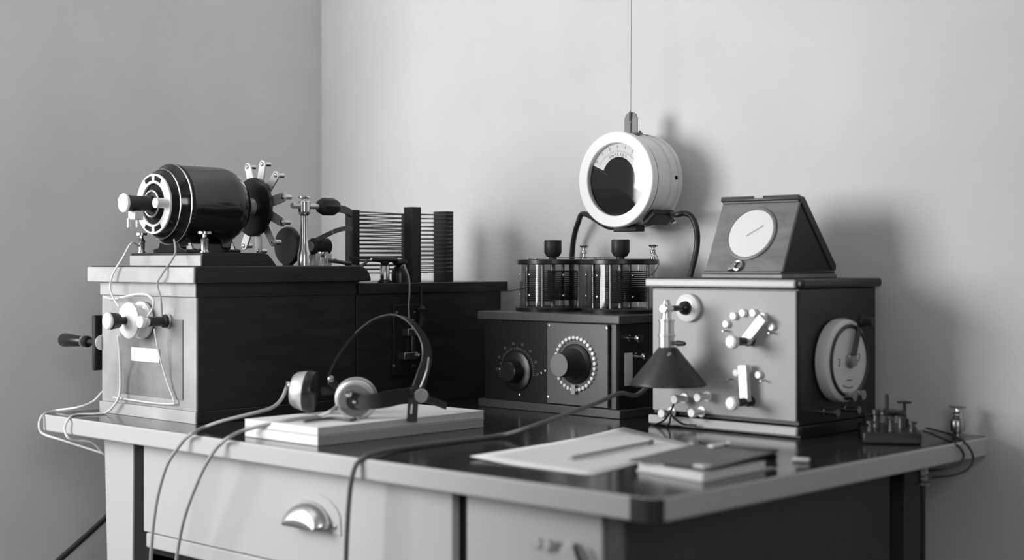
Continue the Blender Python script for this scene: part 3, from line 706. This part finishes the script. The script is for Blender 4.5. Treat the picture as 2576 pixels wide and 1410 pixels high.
# scale plate: an arch
P = [(.0775*math.cos(math.radians(a)), .0775*math.sin(math.radians(a))) for a in range(155, -26, -6)]
P += [(.046*math.cos(math.radians(a))+.001, -.002+.050*math.sin(math.radians(a))) for a in range(-20, 156, 6)]
sp_ = G().prism(P, (ac.x, ac.y+.0058, ac.z+.001), (1, 0, 0), (0, 0, 1), .0012).build('scale_plate', dialw, am)
g = G()
yy = ac.y+.0044
for k in range(41):
    a = math.radians(145-k*3.6); major = k % 5 == 0
    r0, r1_ = .059, (.0645 if major else .0625)
    dv = Vector((math.cos(a), 0, math.sin(a))); tv = Vector((-math.sin(a), 0, math.cos(a)))
    m_ = (r0+r1_)/2
    g.obox((ac.x+m_*dv.x, yy, ac.z+m_*dv.z), dv, tv, (0, 1, 0), r1_-r0, .0006, .0003)
for i in range(9):
    a = math.radians(145-i*18)
    up = (math.cos(a), 0, math.sin(a)); ri = (math.sin(a), 0, -math.cos(a))
    g.text(str(i), (ac.x+.0705*up[0], yy, ac.z+.0705*up[2]), ri, up, .009)
for i, ch in enumerate('AMPERES'):
    a = math.radians(90-(i-3)*8)
    up = (math.cos(a), 0, math.sin(a)); ri = (math.sin(a), 0, -math.cos(a))
    g.text(ch, (ac.x+.0535*up[0], yy, ac.z+.0535*up[2]), ri, up, .0085)
g.build('scale_lettering', mat('faded ink', .22, .6), sp_)
g = G(); g.obox((ac.x-.046, ac.y+.003, ac.z+.020), (-.92, 0, .40), (.40, 0, .92), (0, 1, 0), .040, .0016, .0008)
g.build('pointer', ink, am)
G().torus((ac.x, ac.y+.020, ac.z), (0, 1, 0), .0983, .0006, 96, 6).build('seam', steel, am)
for y_ in (.012, .082):
    d_ = Vector((math.cos(math.radians(2)), 0, math.sin(math.radians(2))))
    G().lathe(Vector((ac.x, ac.y+y_, ac.z))+d_*(.1014 if y_ > .07 and y_ < .09 and False else .0982), d_, [(0, .0045), (.0006, .0045), (.0006, 0)], 16).build('vent_hole', void, am)
# hanger
br = G()
br.box(ac.x-.014, ac.x+.014, ac.y+.048, ac.y+.098, ac.z+.0970, ac.z+.1012)
br.build('hanger_foot', hangm, am, bevel=.001)
g = G(); g.prism([(-.018, .0), (.018, .0), (.018, .034), (.014, .043), (.006, .0475), (-.006, .0475), (-.014, .043), (-.018, .034)], (ac.x, ac.y+.051, ac.z+.1010), (1, 0, 0), (0, 0, 1), .0025)
hg = g.build('hanger_tab', hangm, am, bevel=.0006)
G().lathe((ac.x, ac.y+.0484, ac.z+.128), (0, -1, 0), [(0, .0026), (.0004, .0026), (.0004, 0)], 16).build('eye', cardw, hg)
G().lathe((ac.x+.002, ac.y+.078, ac.z+.1013), (0, 0, 1), [(0, .007), (.004, .007), (.004, .0035), (.009, .0035), (.009, 0)], 6).build('nut', nick, am)
G().box(ac.x-.035, ac.x+.03, ac.y+.030, ac.y+.060, ac.z-.112, ac.z-.0985).build('bottom_block', ebonm, am, bevel=.002)
tb_ = Vector((ac.x+.073, ac.y+.055, ac.z-.082))
G().obox(tb_, (0, 1, 0), (.75, 0, .66), (.66, 0, -.75), .075, .036, .016).build('terminal_block', ebonm, am, bevel=.003)
G().lathe(tb_+Vector((.014, .030, -.006)), (.6, 0, -.8), [(0, .005), (.006, .005), (.006, 0)], 6).build('terminal_nut', nick, am)
hw = G(); hw.tube([(ac.x, ac.y+.045, ac.z+.130), (ac.x+.0005, ac.y+.0445, ac.z+.140), (ac.x+.001, ac.y+.0475, ac.z+.150), (ac.x+.002, ac.y+.055, H)], .0007, 6, 4)
hw.tube([(ac.x, ac.y+.045, ac.z+.128), (ac.x+.001, ac.y+.0435, ac.z+.146), (ac.x+.0015, ac.y+.0465, ac.z+.152)], .0014, 6, 4)
tag(hw.build('hanging_wire', steel), 'thin wire hanging from the ceiling, holding up the round ammeter', 'wire')
cbl = G().tube([(ac.x-.05, ac.y+.060, ac.z-.0995), (ac.x-.080, ac.y+.062, ac.z-.098), (-0.9657,0.975,1.1803), (-0.9891,0.98,1.1591), (-1.0082,0.988,1.1267), (-1.0204,0.995,1.0838), (-1.026,1,1.0332), (-1.0286,1.003,0.9595), (-1.0286,1.003,0.8674)], .0062, 12)
tag(cbl.build('ammeter_cable', cordk), 'thick black cable dropping from the left of the ammeter behind the glass condensers', 'cable', 'ammeter cables')
q3 = tb_+Vector((0, .038, .008))
cbr = G().tube([q3, (-0.655,0.9075,1.1692), (-0.635,0.9112,1.1721), (-0.62,0.9159,1.1645), (-0.61,0.9189,1.1403), (-0.61,0.9217,1.1114), (-0.612,0.9161,1.0783), (-0.615,0.9064,1.0452), (-0.62,0.9021,1.0039), (-.63, .98, .90)], .0062, 12)
tag(cbr.build('ammeter_cable', cordk), 'thick black cable arching out of the right of the ammeter down behind the right-hand cabinet', 'cable', 'ammeter cables')

# ------------------------------------------------------------ right-hand instrument cabinet
ri = thing('instrument_cabinet', 'square cabinet with pale switch panel, black sides and round porcelain dial on its right end', 'cabinet', (-.40, .86, TZ))
QX0, QX1, QY0, QY1 = -.569, -.2345, .7165, .992
G().box(QX0, QX1, QY0+.006, QY1, TZ+.022, 1.022).build('body', woodk, ri, bevel=.002)
pn = G().box(QX0+.002, QX1-.004, QY0, QY0+.0058, TZ+.030, 1.018).build('front_panel', slate, ri, bevel=.002, label='pale grey switch panel')
G().box(QX0-.006, QX1+.005, QY0+.002, QY1, TZ, TZ+.0218).build('base_board', woodk, ri, bevel=.002)
G().box(QX0-.005, QX1+.001, QY0-.006, QY0+.0018, TZ+.004, TZ+.021).build('bottom_moulding', mat('grey moulding', .55, .3), ri, bevel=.003)
G().box(QX0-.012, QX1+.012, QY0-.002, QY1+.006, 1.0222, 1.0395).build('lid', woodk, ri, bevel=.006, seg=4)
G().box(QX0-.010, QX1-.001, QY0-.009, QY0-.0022, 1.0225, 1.0375).build('lid_moulding', MATS['grey moulding'], ri, bevel=.004, seg=3)
def frontp(px, py): return None
# upper switch
s1 = Vector((-0.3361,0.7165,0.924)); s2 = Vector((-0.3361,0.7165,0.8119))
def stud(x, z):
    G().lathe((x, QY0, z), (0, -1, 0), [(0, .0072), (.006, .0072), (.008, .0060), (.008, 0)], 18).build('contact_stud', studm, ri)
for p in ((-0.3887,0.71,0.9536), (-0.3716,0.71,0.969), (-0.3511,0.71,0.9754), (-0.3281,0.71,0.976), (-0.3055,0.71,0.9699), (-0.2882,0.71,0.9514)): stud(p[0], p[2])
for p in ((-0.3654,0.71,0.8631), (-0.3396,0.71,0.8696), (-0.3168,0.71,0.8619)): stud(p[0], p[2])
def rotary(c, ang, L, name):
    a = math.radians(ang); d = Vector((math.cos(a), 0, math.sin(a)))
    r_ = G().lathe((c.x, QY0, c.z), (0, -1, 0), [(0, .010), (.012, .010), (.014, .008), (.050, .0075), (.056, .006)], 24).build(name, ebon, ri)
    G().lathe((c.x, QY0-.052, c.z), (0, -1, 0), [(0, .008), (.003, .0125), (.010, .0130), (.013, .0115), (.0135, 0)], 28).build('knob', porcg, r_)
    G().lathe((c.x, QY0-.0654, c.z), (0, -1, 0), [(0, .009), (.0015, .0085), (.002, 0)], 24).build('knob_cap', studm, r_)
    q_ = Vector((c.x, QY0-.017, c.z))+d*(L*.5)
    G().obox(q_, d, (0, 1, 0), d.cross(Vector((0, 1, 0))), L, .012, .019).build('contact_blade', nick if False else alum, r_, bevel=.001)
rotary(s1, 48, .060, 'rotary_switch'); rotary(s2, 94, .068, 'rotary_switch')
g = G()
for p in ((-0.3888,0.7165,0.9407), (-0.2873,0.7165,0.9403), (-0.378,0.7165,0.8509), (-0.3046,0.7165,0.852)):
    G().cyl((p[0], QY0, p[2]), (p[0], QY0-.016, p[2]), .0016, seg=8).build('stop_pin', steel, ri)
# bottom left terminals
for p in ((-0.489,0.7165,0.8074), (-0.4346,0.7165,0.8146), (-0.5197,0.7165,0.7784), (-0.4485,0.7165,0.7842)):
    t_ = G().lathe((p[0], QY0, p[2]), (0, -1, 0), [(0, .010), (.002, .010), (.003, .0055), (.022, .0055)], 18).build('terminal', studm, ri)
    G().lathe((p[0], QY0-.0221, p[2]), (0, -1, 0), [(0, .006), (.002, .0085), (.010, .009), (.012, .0075), (.012, 0)], 18).build('nut', studm, t_)
for px_ in (.80, .875):
    G().lathe((QX1, px_, .793), (1, 0, 0), [(0, .006), (.004, .006), (.005, .0045), (.026, .0045), (.027, .007), (.033, .007), (.033, 0)], 18).build('side_terminal', steel, ri)
# porcelain dial on the right-hand end
pc = Vector((QX1, .8455, .8865))
dl = G().lathe(pc, (1, 0, 0), [(0, .072), (.004, .078), (.016, .079), (.024, .0765), (.028, .070), (.029, .063), (.029, 0)], 64).build('porcelain_dial', porcg, ri, label='round cream porcelain dial')
G().torus(pc+Vector((.0292, 0, 0)), (1, 0, 0), .0645, .0038, 64, 10).build('contact_ring', darkm, dl)
G().lathe(pc+Vector((.0292, 0, 0)), (1, 0, 0), [(0, .014), (.004, .014), (.006, .011), (.012, .010), (.012, 0)], 28).build('hub', steel, dl)
G().obox(pc+Vector((.037, .013, .038)), Vector((0, .34, .94)), (0, .94, -.34), (1, 0, 0), .085, .014, .004).build('pointer_arm', darkm, dl, bevel=.001)
G().lathe(pc+Vector((.036, .026, .072)), (1, 0, 0), [(0, .010), (.006, .011), (.010, .008), (.026, .009), (.028, .007), (.028, 0)], 20).build('pointer_knob', ebonm, dl)
for yy_ in (-.012, .020):
    G().lathe(pc+Vector((.030, yy_, -.066+abs(yy_)*.12)), (1, 0, 0), [(0, .008), (.008, .008), (.010, .005), (.014, .009), (.018, .009), (.018, 0)], 18).build('dial_terminal', steel, dl)
g = G()
g.text('3', pc+Vector((.0293, -.036, -.002)), (0, 1, 0), (0, 0, 1), .020); g.text('3', pc+Vector((.0293, .034, .004)), (0, 1, 0), (0, 0, 1), .020)
g.obox(pc+Vector((.0293, .0, -.036)), (0, 1, 0), (0, 0, 1), (1, 0, 0), .016, .002, .0004)
for k in range(9):
    a = math.radians(245+k*4.5); g.obox(pc+Vector((.0293, .050*math.cos(a), .050*math.sin(a))), (0, -math.sin(a), math.cos(a)), (0, math.cos(a), math.sin(a)), (1, 0, 0), .0045, .002, .0004)
g.build('dial_markings', mat('grey lettering', .12, .6), dl)

# ------------------------------------------------------------ bracket lamp in front of that cabinet
lx, ly = -.472, .642
lm = thing('bracket_lamp', 'bracket lamp with a nickel socket and dark conical shade, mounted on the pale switch panel', 'lamp', (lx, .70, .80))
rz = .9822
rs = G().lathe((-.4763, QY0, rz), (0, -1, 0), [(0, .026), (.004, .0275), (.010, .0265), (.013, .020), (.014, .014), (.014, 0)], 40).build('rosette', porc, lm)
G().lathe((-.4763, QY0-.0142, rz), (0, -1, 0), [(0, .014), (.006, .0125), (.010, .008), (.012, .0055), (.056, .0055), (.056, 0)], 28).build('arm', ebon, lm)
G().lathe((lx-.003, ly, rz), (0, -1, 0), [(-.012, .007), (-.010, .009), (.010, .009), (.012, .007)], 24).build('joint', nick, lm)
G().lathe((lx-.003, ly, .905), (0, 0, 1), [(0, .0150), (.024, .0150), (.025, .0165), (.029, .0165), (.030, .0145), (.052, .0140), (.053, .0155), (.057, .0155), (.058, .010), (.068, .0085), (.088, .0085), (.094, .006)], 36).build('socket', mat('satin nickel', .85, .32, metal=.75), lm)
sk = G().lathe((lx+.013, ly, .918), (.9, -.1, 0), [(0, .0035), (.008, .0035), (.009, .0055), (.012, .0055), (.026, .0045), (.030, .003)], 16).build('switch_key', ebonm, lm)
g = G()
prof = [(0, .017), (-.071, .0735)]
u_ = []
for (t_, r_) in ((.910, .0165), (.908, .0185), (.842, .0715), (.838, .0720)):
    u_.append([g.b.verts.new((lx+r_*math.cos(2*PI*k/48), ly+r_*math.sin(2*PI*k/48), t_)) for k in range(48)])
for A, B in zip(u_, u_[1:]):
    for k in range(48): g.face([A[k], A[(k+1) % 48], B[(k+1) % 48], B[k]])
sh = g.build('shade', shade_m, lm); sd = sh.modifiers.new('solid', 'SOLIDIFY'); sd.thickness = .0012; sd.offset = -1
G().lathe((lx-.003, ly, .8555), (0, 0, 1), [(0, 0), (.004, .012), (.014, .020), (.026, .021), (.040, .014), (.0494, .011)], 28).build('bulb', mat('unlit frosted bulb', .6, .25), lm)
G().lathe(Vector((lx, ly, .897))+Vector((.0185, -.0195, 0)), (.6, -.6, .5), [(0, .0042), (.003, .0035), (.004, 0)], 12).build('shade_rivet', brass, lm)
# lamp flex over the desk and down the front
lc = G().tube([(lx-.055, ly+.03, .845), (lx-.075, ly, .815), (-0.5535,0.6,0.8209), (-0.5535,0.53,0.8068), (-0.5635,0.43,0.7863), (-0.5821,0.365,0.7699), (-0.6334,0.3462,0.7545), (-0.6349,0.1985,0.7545), (-0.6279,0.0992,0.7545), (-0.596,0.0137,0.756), (-0.6077,-0.006,0.7432), (-0.6131,-0.014,0.7176), (-0.6177,-0.016,0.6818), (-0.6204,-0.018,0.63), (-0.6234,-0.018,0.5778), (-0.6254,-0.018,0.5257)], .0042, 10)
tag(lc.build('lamp_flex', cordg), "long grey flex from the lamp across the desk top, rightmost cord hanging in front", 'cord')
# leads at the foot of the switch panel
tag(G().tube([(-0.4899,0.69,0.8091), (-0.4956,0.685,0.7885), (-0.5128,0.69,0.7701), (-0.5312,0.7,0.7604), (-0.5673,0.715,0.7487)], .002, 6).build('lead_wire', cordk), 'dark lead from the top terminal at the foot of the switch panel, bending left', 'wire', 'leads at the switch panel')
tag(G().tube([(-0.5234,0.69,0.784), (-0.5006,0.684,0.7806), (-0.4869,0.686,0.7693), (-0.4748,0.695,0.7604), (-0.4485,0.7,0.7597)], .002, 6).build('lead_wire', cordk), 'dark lead from the leftmost terminal at the foot of the switch panel, bending right', 'wire', 'leads at the switch panel')
tag(G().tube([(-0.4994,0.69,0.7803), (-0.5017,0.688,0.7711), (-0.5082,0.694,0.7595), (-0.5244,0.705,0.7505)], .0018, 6).build('lead_wire', cordk), 'short dark lead hanging straight down between the crossing leads of the switch panel', 'wire', 'leads at the switch panel')

# ------------------------------------------------------------ folding case with dial on top
tz = 1.0397
tc_ = thing('folding_instrument_case', 'tent-shaped wooden instrument case with a white round dial, standing on the right-hand cabinet', 'instrument', (-.405, .86, tz))
CX0, CX1, CY0, CY1 = -.484, -.300, .765, .958
G().box(CX0, CX1, CY0, CY1, tz, tz+.0075).build('base_slab', casew, tc_, bevel=.001)
G().box(CX0+.003, CX1-.003, CY0+.002, CY1-.002, tz+.0078, tz+.013).build('base_tray', mat('dark case wood', .03, .4), tc_, bevel=.001)
ztop = tz+.156
yb, yt = CY0+.006, CY0+.070
nf = Vector((0, -(ztop-tz-.013), (yt-yb))).normalized()
up = Vector((0, yt-yb, ztop-tz-.013)).normalized()
def fp(a, b, out=0): return Vector(((CX0+CX1)/2+a, yb, tz+.0132))+up*b+nf*out
Lf = Vector((0, yt-yb, ztop-tz-.013)).length
W2 = (CX1-CX0)/2-.004
fpnl = G().obox(fp(0, Lf/2, -.003), (1, 0, 0), up, nf, 2*W2, Lf, .006).build('front_panel', casew, tc_, bevel=.001)
# top ledge and rounded back
G().prism([(-W2-.002, 0), (W2+.002, 0), (W2+.002, .010), (-W2-.002, .010)], fp(0, Lf-.010, -.004), (1, 0, 0), up, .012).build('top_rail', mat('dark case rail', .06, .35), tc_, bevel=.002)
prof = [(yt-.006, ztop), (yt+.012, ztop+.0), (yt+.020, ztop-.007), (CY1+.006, tz+.024), (CY1+.004, tz+.0135), (CY1-.010, tz+.0135), (yt+.006, ztop-.016), (yt-.006, ztop-.012)]
G().prism(prof, (CX0+.004, 0, 0), (0, 1, 0), (0, 0, 1), CX1-CX0-.008).build('back_cover', MATS['dark case wood'], tc_, bevel=.002)
sdp = [(yb+.008, tz+.0135), (CY1-.012, tz+.0135), (yt+.004, ztop-.018), (yt-.006, ztop-.018)]
for x_ in (CX0+.006, CX1-.010):
    G().prism(sdp, (x_, 0, 0), (0, 1, 0), (0, 0, 1), .004).build('side_shade_fill', mat('black inside shade', .012, .5), tc_)  # black board closes the open side, standing in for its unlit inside
dcx = fp(-.002, Lf*.50, .0)
du, dv_, dn = Vector((1, 0, 0)), up, nf
G().lathe(dcx, nf, [(0, .056), (.003, .056), (.004, .054), (.004, .0505), (.0015, .050), (.0015, 0)], 56).build('dial_rim', casew, fpnl)
G().lathe(dcx+nf*.0016, nf, [(0, .0500), (.0008, .0500), (.0008, 0)], 56).build('dial', dialw, fpnl)
g = G()
for (a0, l_) in ((32, .030), (215, .010)):
    a = math.radians(a0); d_ = du*math.cos(a)+dv_*math.sin(a)
    g.obox(dcx+nf*.0032+d_*l_/2, d_, nf.cross(d_), nf, l_, .0012, .0006)
g.build('pointer', mat('grey pointer', .35, .4), fpnl)
G().obox(fp(0, Lf-.004, .009), (1, 0, 0), up, nf, .020, .005, .002).build('catch_plate', brass, fpnl)
g = G(); g.torus(fp(-.012, .010, .004), nf, .009, .0028, 24, 8); g.cyl(fp(-.020, .004, .004), fp(-.028, -.002, .010), .004)
g.build('catch', nick, fpnl)

# ------------------------------------------------------------ telegraph key and other things at the right end
ky = thing('telegraph_key', "dark telegraph key on a wooden base at the right end of the desk", 'telegraph key', (-.10, .80, TZ))
d_ = Vector((.55, -.84, 0)).normalized()
e_ = Vector((.84, .55, 0)).normalized()
kc = Vector((-.115, .83, TZ))
G().obox(kc+Vector((0, 0, .0105)), d_, e_, (0, 0, 1), .17, .10, .020).build('base', woodk, ky, bevel=.003)
G().obox(kc+Vector((0, 0, .045)), d_, e_, (0, 0, 1), .15, .010, .007).build('lever', copper, ky, bevel=.001)
for s_ in (-1, 1):
    G().lathe(kc+e_*.022*s_+Vector((0, 0, .0206)), (0, 0, 1), [(0, .007), (.022, .006), (.024, .008), (.032, .008), (.032, 0)], 18).build('bearing_post', darkm, ky)
G().cyl(kc+e_*-.022+Vector((0, 0, .045)), kc+e_*.022+Vector((0, 0, .045)), .003).build('axle', steel, ky)
G().lathe(kc+d_*.060+Vector((0, 0, .0206)), (0, 0, 1), [(0, .006), (.012, .005), (.0205, .005)], 16).build('contact', darkm, ky)
G().lathe(kc+d_*.070+Vector((0, 0, .0488)), (0, 0, 1), [(0, .006), (.004, .016), (.008, .017), (.011, .010), (.012, 0)], 24).build('finger_knob', ebon, ky)
G().lathe(kc+d_*-.052+Vector((0, 0, .0206)), (0, 0, 1), [(0, .004), (.055, .0035), (.056, .0035)], 14).build('spring_post', darkm, ky)
G().lathe(kc+e_*.030+d_*-.040+Vector((0, 0, .0206)), (0, 0, 1), [(0, .008), (.012, .008), (.014, .004), (.040, .003), (.041, .013), (.044, .013), (.044, 0)], 20).build('thumb_screw', ebonm, ky)
for (a, b) in ((.065, -.036), (.065, .036), (-.07, -.036)):
    G().lathe(kc+d_*a+e_*b+Vector((0, 0, .0206)), (0, 0, 1), [(0, .006), (.008, .006), (.009, .004), (.013, .004), (.014, .0075), (.018, .0075), (.018, 0)], 16).build('terminal', darkm, ky)
bpz = Vector((-.052, .968, TZ))
bq = thing('binding_post', "metal binding post with a thin disc top, at the far right desk corner", 'binding post', bpz)
G().lathe(bpz, (0, 0, 1), [(0, .009), (.004, .009), (.006, .0075), (.008, .013), (.014, .0135), (.026, .0135), (.030, .011)], 28).build('body', steel, bq)
G().lathe(bpz+Vector((0, 0, .0301)), (0, 0, 1), [(0, .006), (.001, .009), (.005, .009), (.007, .006), (.009, .009), (.012, .009), (.014, .005), (.020, .004)], 24).build('stem', nick, bq)
G().lathe(bpz+Vector((0, 0, .0502)), (.08, 0, 1), [(0, .005), (.001, .015), (.003, .0155), (.0035, .012), (.0035, 0)], 28).build('disc_nut', steel, bq)
# wires looping round the right end of the desk
for i, (P, lab) in enumerate((
    ([(-0.0644,0.8727,0.77), (-0.0479,0.9236,0.757), (0.003,0.8884,0.7477), (0.008,0.9088,0.7214), (0.008,0.8905,0.7019), (0,0.8523,0.6938), (-0.02,0.8104,0.692)], 'outer of the dark wires looping round the right end of the desk'),
    ([(-0.0587,0.8502,0.768), (-0.0198,0.8495,0.757), (0.003,0.8642,0.7435), (0.006,0.8763,0.7244), (0.006,0.8553,0.7123), (0.002,0.8043,0.7094), (-0.02,0.7889,0.7061)], 'inner of the dark wires looping round the right end of the desk'))):
    tag(G().tube(P, .0021, 7).build('looped_wire', cordk), lab, 'wire', 'wires round the right end of the desk')
cp = thing('cable_clamp', "small dull metal clamp under the right end of the desk, a cord hanging below", 'clamp', (-.03, .77, .66))
cpz = Vector((-.025, .785, ZT))
G().lathe(cpz, (0, 0, -1), [(0, .010), (.014, .010), (.016, .006), (.020, .009), (.024, .009), (.027, .006), (.030, .013), (.033, .013), (.034, 0)], 20).build('clamp_body', steel, cp)
tag(G().tube([cpz+Vector((0, 0, -.033)), cpz+Vector((.001, 0, -.10)), cpz+Vector((-.001, 0, -.22)), cpz+Vector((.001, .001, -.40)), cpz+Vector((0, .02, -.712))], .0042, 8).build('power_cable', cordk), 'black cord hanging straight down from the clamp under the right end of the desk', 'cord')

# ------------------------------------------------------------ papers in front
def sheet_pt(a, b):
    P0, P1, P2, P3 = Vector((-0.4659,0.1103,0.7508)), Vector((-0.5611,0.6189,0.7508)), Vector((-0.2949,0.5009,0.7508)), Vector((-0.2005,0.1038,0.7508))
    p = P0.lerp(P1, b).lerp(P3.lerp(P2, b), a)
    p.z = TZ+.0012+.0045*max(0, 1-a*3)*max(0, 1-b*2)+.0035*max(0, b-.75)*4*(1-a)
    return p
g = G(); N_ = 10
rows = [[g.b.verts.new(sheet_pt(i/N_, j/N_)) for j in range(N_+1)] for i in range(N_+1)]
for i in range(N_):
    for j in range(N_): g.face([rows[i][j], rows[i+1][j], rows[i+1][j+1], rows[i][j+1]])
sh_ = g.build('paper_sheet', paper); md = sh_.modifiers.new('solid', 'SOLIDIFY'); md.thickness = .0006
tag(sh_, 'large sheet of white paper lying on the black desk top with a pencil on it', 'paper')
pc0 = Vector((-0.3305,0.1901,0.7555)); pc1 = Vector((-0.3719,0.4682,0.7555))
dpc = (pc1-pc0).normalized(); Lp = (pc1-pc0).length
pe = thing('pencil', 'thin grey pencil lying across the white sheet of paper', 'pencil', (pc0+pc1)/2)
G().lathe(pc0, dpc, [(0, 0), (.006, .001), (.018, .0034)], 10).build('tip', cardw, pe)
G().lathe(pc0+dpc*.0181, dpc, [(0, .0034), (Lp-.036, .0034)], 6).build('shaft', mat('silver grey pencil paint', .38, .35), pe)
G().lathe(pc0+dpc*(Lp-.0178), dpc, [(0, .0040), (.016, .0040), (.018, .003)], 14).build('ferrule', steel, pe)
# notebook: pad of sheets with a folded cover
nb = thing('notebook', "small notebook with grey cover folded over white pages, near the desk's front corner", 'notebook', (-.15, .35, TZ))
n0 = Vector((-.172, .195, TZ)); un = Vector((.93, -.37, 0)).normalized(); vn = Vector((.06, 1, 0)).normalized()
n0 = Vector((-0.1857,0.1894,0.75)); n1 = Vector((-0.0419,0.163,0.75)); n2 = Vector((-0.0509,0.3594,0.75))
un = (n1-n0).normalized(); vn = (n2-n1).normalized(); wn = (n1-n0).length; hn = (n2-n1).length
nz = Vector((0, 0, 1))
def nq(a, b, z): return n0+un*a+vn*b+nz*z
def slab(a0, a1, b0, b1, z0, z1, name, m, par, bev=.0008):
    g = G()
    v = [g.b.verts.new(nq(a, b, z)) for a in (a0, a1) for b in (b0, b1) for z in (z0, z1)]
    for f in ((0, 1, 3, 2), (4, 6, 7, 5), (0, 4, 5, 1), (2, 3, 7, 6), (0, 2, 6, 4), (1, 5, 7, 3)): g.face([v[i] for i in f])
    return g.build(name, m, par, bevel=bev)
slab(0, wn, 0, hn, .0003, .0025, 'back_cover', cardw, nb)
slab(.002, wn-.002, .004, hn-.02, .0027, .0135, 'page_block', paper, nb)
slab(wn*.15, wn*.9, hn*.30, hn*.42, .0137, .0150, 'paper_band', mat('grey band', .2, .6), nb, .0003)
g = G()
prof = []
for k in range(0, 181, 15):
    a = math.radians(k-90); prof.append((hn-.012+.0125*math.cos(a), .0130+.0125*math.sin(a)))
outer = [(b, z) for b, z in prof]
ptsC = [nq(wn/2, b, z) for b, z in outer]+[nq(wn/2, hn*.6, .0235), nq(wn/2, hn*.25, .0205), nq(wn/2, .002, .0190)]
g.strip(ptsC, un, wn+.004, .0018, 3).build('front_cover', leather, nb)
slab(-.004, wn*.42, .0, .03, .0152, .0168, 'page_corner', paper, nb, .0003)
tag(G().obox(nq(wn*.93, .012, .0222), un, vn, nz, .024, .020, .004).build('eraser', porc, bevel=.0015), 'small white eraser on the near corner of the notebook cover', 'eraser')
tag(G().obox(nq(wn*.30, hn*.90, .0285), un, vn, nz, .014, .055, .005).build('white_chip', porc, bevel=.0015), 'small white strip on the far end of the notebook cover', 'strip')
e3 = Vector((-0.0587,0.4505,0.754))
tag(G().obox(e3+Vector((0, 0, 0)), (.9, .4, 0), (-.4, .9, 0), nz, .028, .014, .0075).build('white_tablet', porc, bevel=.003), 'small white rounded tablet on the black desk top, right of the notebook', 'tablet')

# ------------------------------------------------------------ wires on the front of the transmitter
def wire(P, lab, r=.0022, m=cordw):
    return tag(G().tube(P, r, 7).build('insulated_wire', m), lab, 'wire', 'wires on the transmitter front')
wire([(-1.488, .1420, 1.104), (-1.4476,0.1,1.1095), (-1.4581,0.085,1.0782), (-1.4832,0.078,1.0453), (-1.4906,0.076,1.0163), (-1.4768,0.076,0.9942), (-1.4589,0.078,0.9781)], 'white wire from the left platform terminal curving down to the grooved porcelain insulator')
wire([(-1.335, .128, 1.116), (-1.2974,0.105,1.0859), (-1.3014,0.078,1.0463), (-1.3184,0.078,1.0263), (-1.3057,0.078,0.9947), (-1.3135,0.085,0.9611)], 'grey wire from the motor down to the small right-hand front terminal', .002, cordl)
wire([(-1.5502,0.098,0.996), (-1.4969,0.092,0.9936), (-1.4098,0.08,1.0034), (-1.3491,0.072,1.0045), (-1.3141,0.066,0.9924), (-1.3259,0.07,0.9747), (-1.3527,0.078,0.9619)], 'white wire looping over the top of the porcelain insulator')
wire([(-1.4472,0.068,0.919), (-1.4606,0.08,0.8811), (-1.477,0.092,0.8303), (-1.4831,0.092,0.7886), (-1.518,0.088,0.7567), (-1.5302,0.07,0.7521), (-1.5456,0.0282,0.7525), (-1.5146,-0.006,0.7475), (-1.5183,-0.012,0.7281), (-1.5077,-0.01,0.7101), (-1.5064,0.01,0.7036), (-1.4916,0.035,0.6985), (-1.4872,0.06,0.672)], "white wire from the porcelain insulator round the desk edge, right of the two loops", .0026)
wire([(-1.5795, .16, .835), (-1.585,0.1123,0.7894), (-1.59,0.0934,0.7716), (-1.6,0.0644,0.7611), (-1.6508,0.0421,0.7525), (-1.6246,-0.002,0.7483), (-1.6229,-0.012,0.7284), (-1.6137,-0.008,0.7104), (-1.5777,0.01,0.7002), (-1.5422,0.04,0.6856), (-1.5038,0.07,0.6713)], "white wire from behind the tall cabinet round the desk corner, left of the two loops", .0026)
wire([(-1.3298,0.078,0.9362), (-1.3281,0.088,0.8864), (-1.315,0.098,0.8307), (-1.2935,0.1005,0.792), (-1.3047,0.1005,0.7857), (-1.3761,0.1005,0.7834), (-1.4801,0.1005,0.7849), (-1.5184,0.1005,0.7858)], 'thin wire slanting down from the small front terminal to the plinth, then running left', .0018)
lk = G().tube([(-1.90, .60, .66), (-1.905, .45, .55), (-1.91, .28, .43), (-1.915, .12, .32), (-1.92, -.10, .165), (-1.93, -.28, .01)], .007, 10)
tag(lk.build('floor_cable', cordk), 'dark cable slanting down against the left wall behind the desk leg', 'cable')
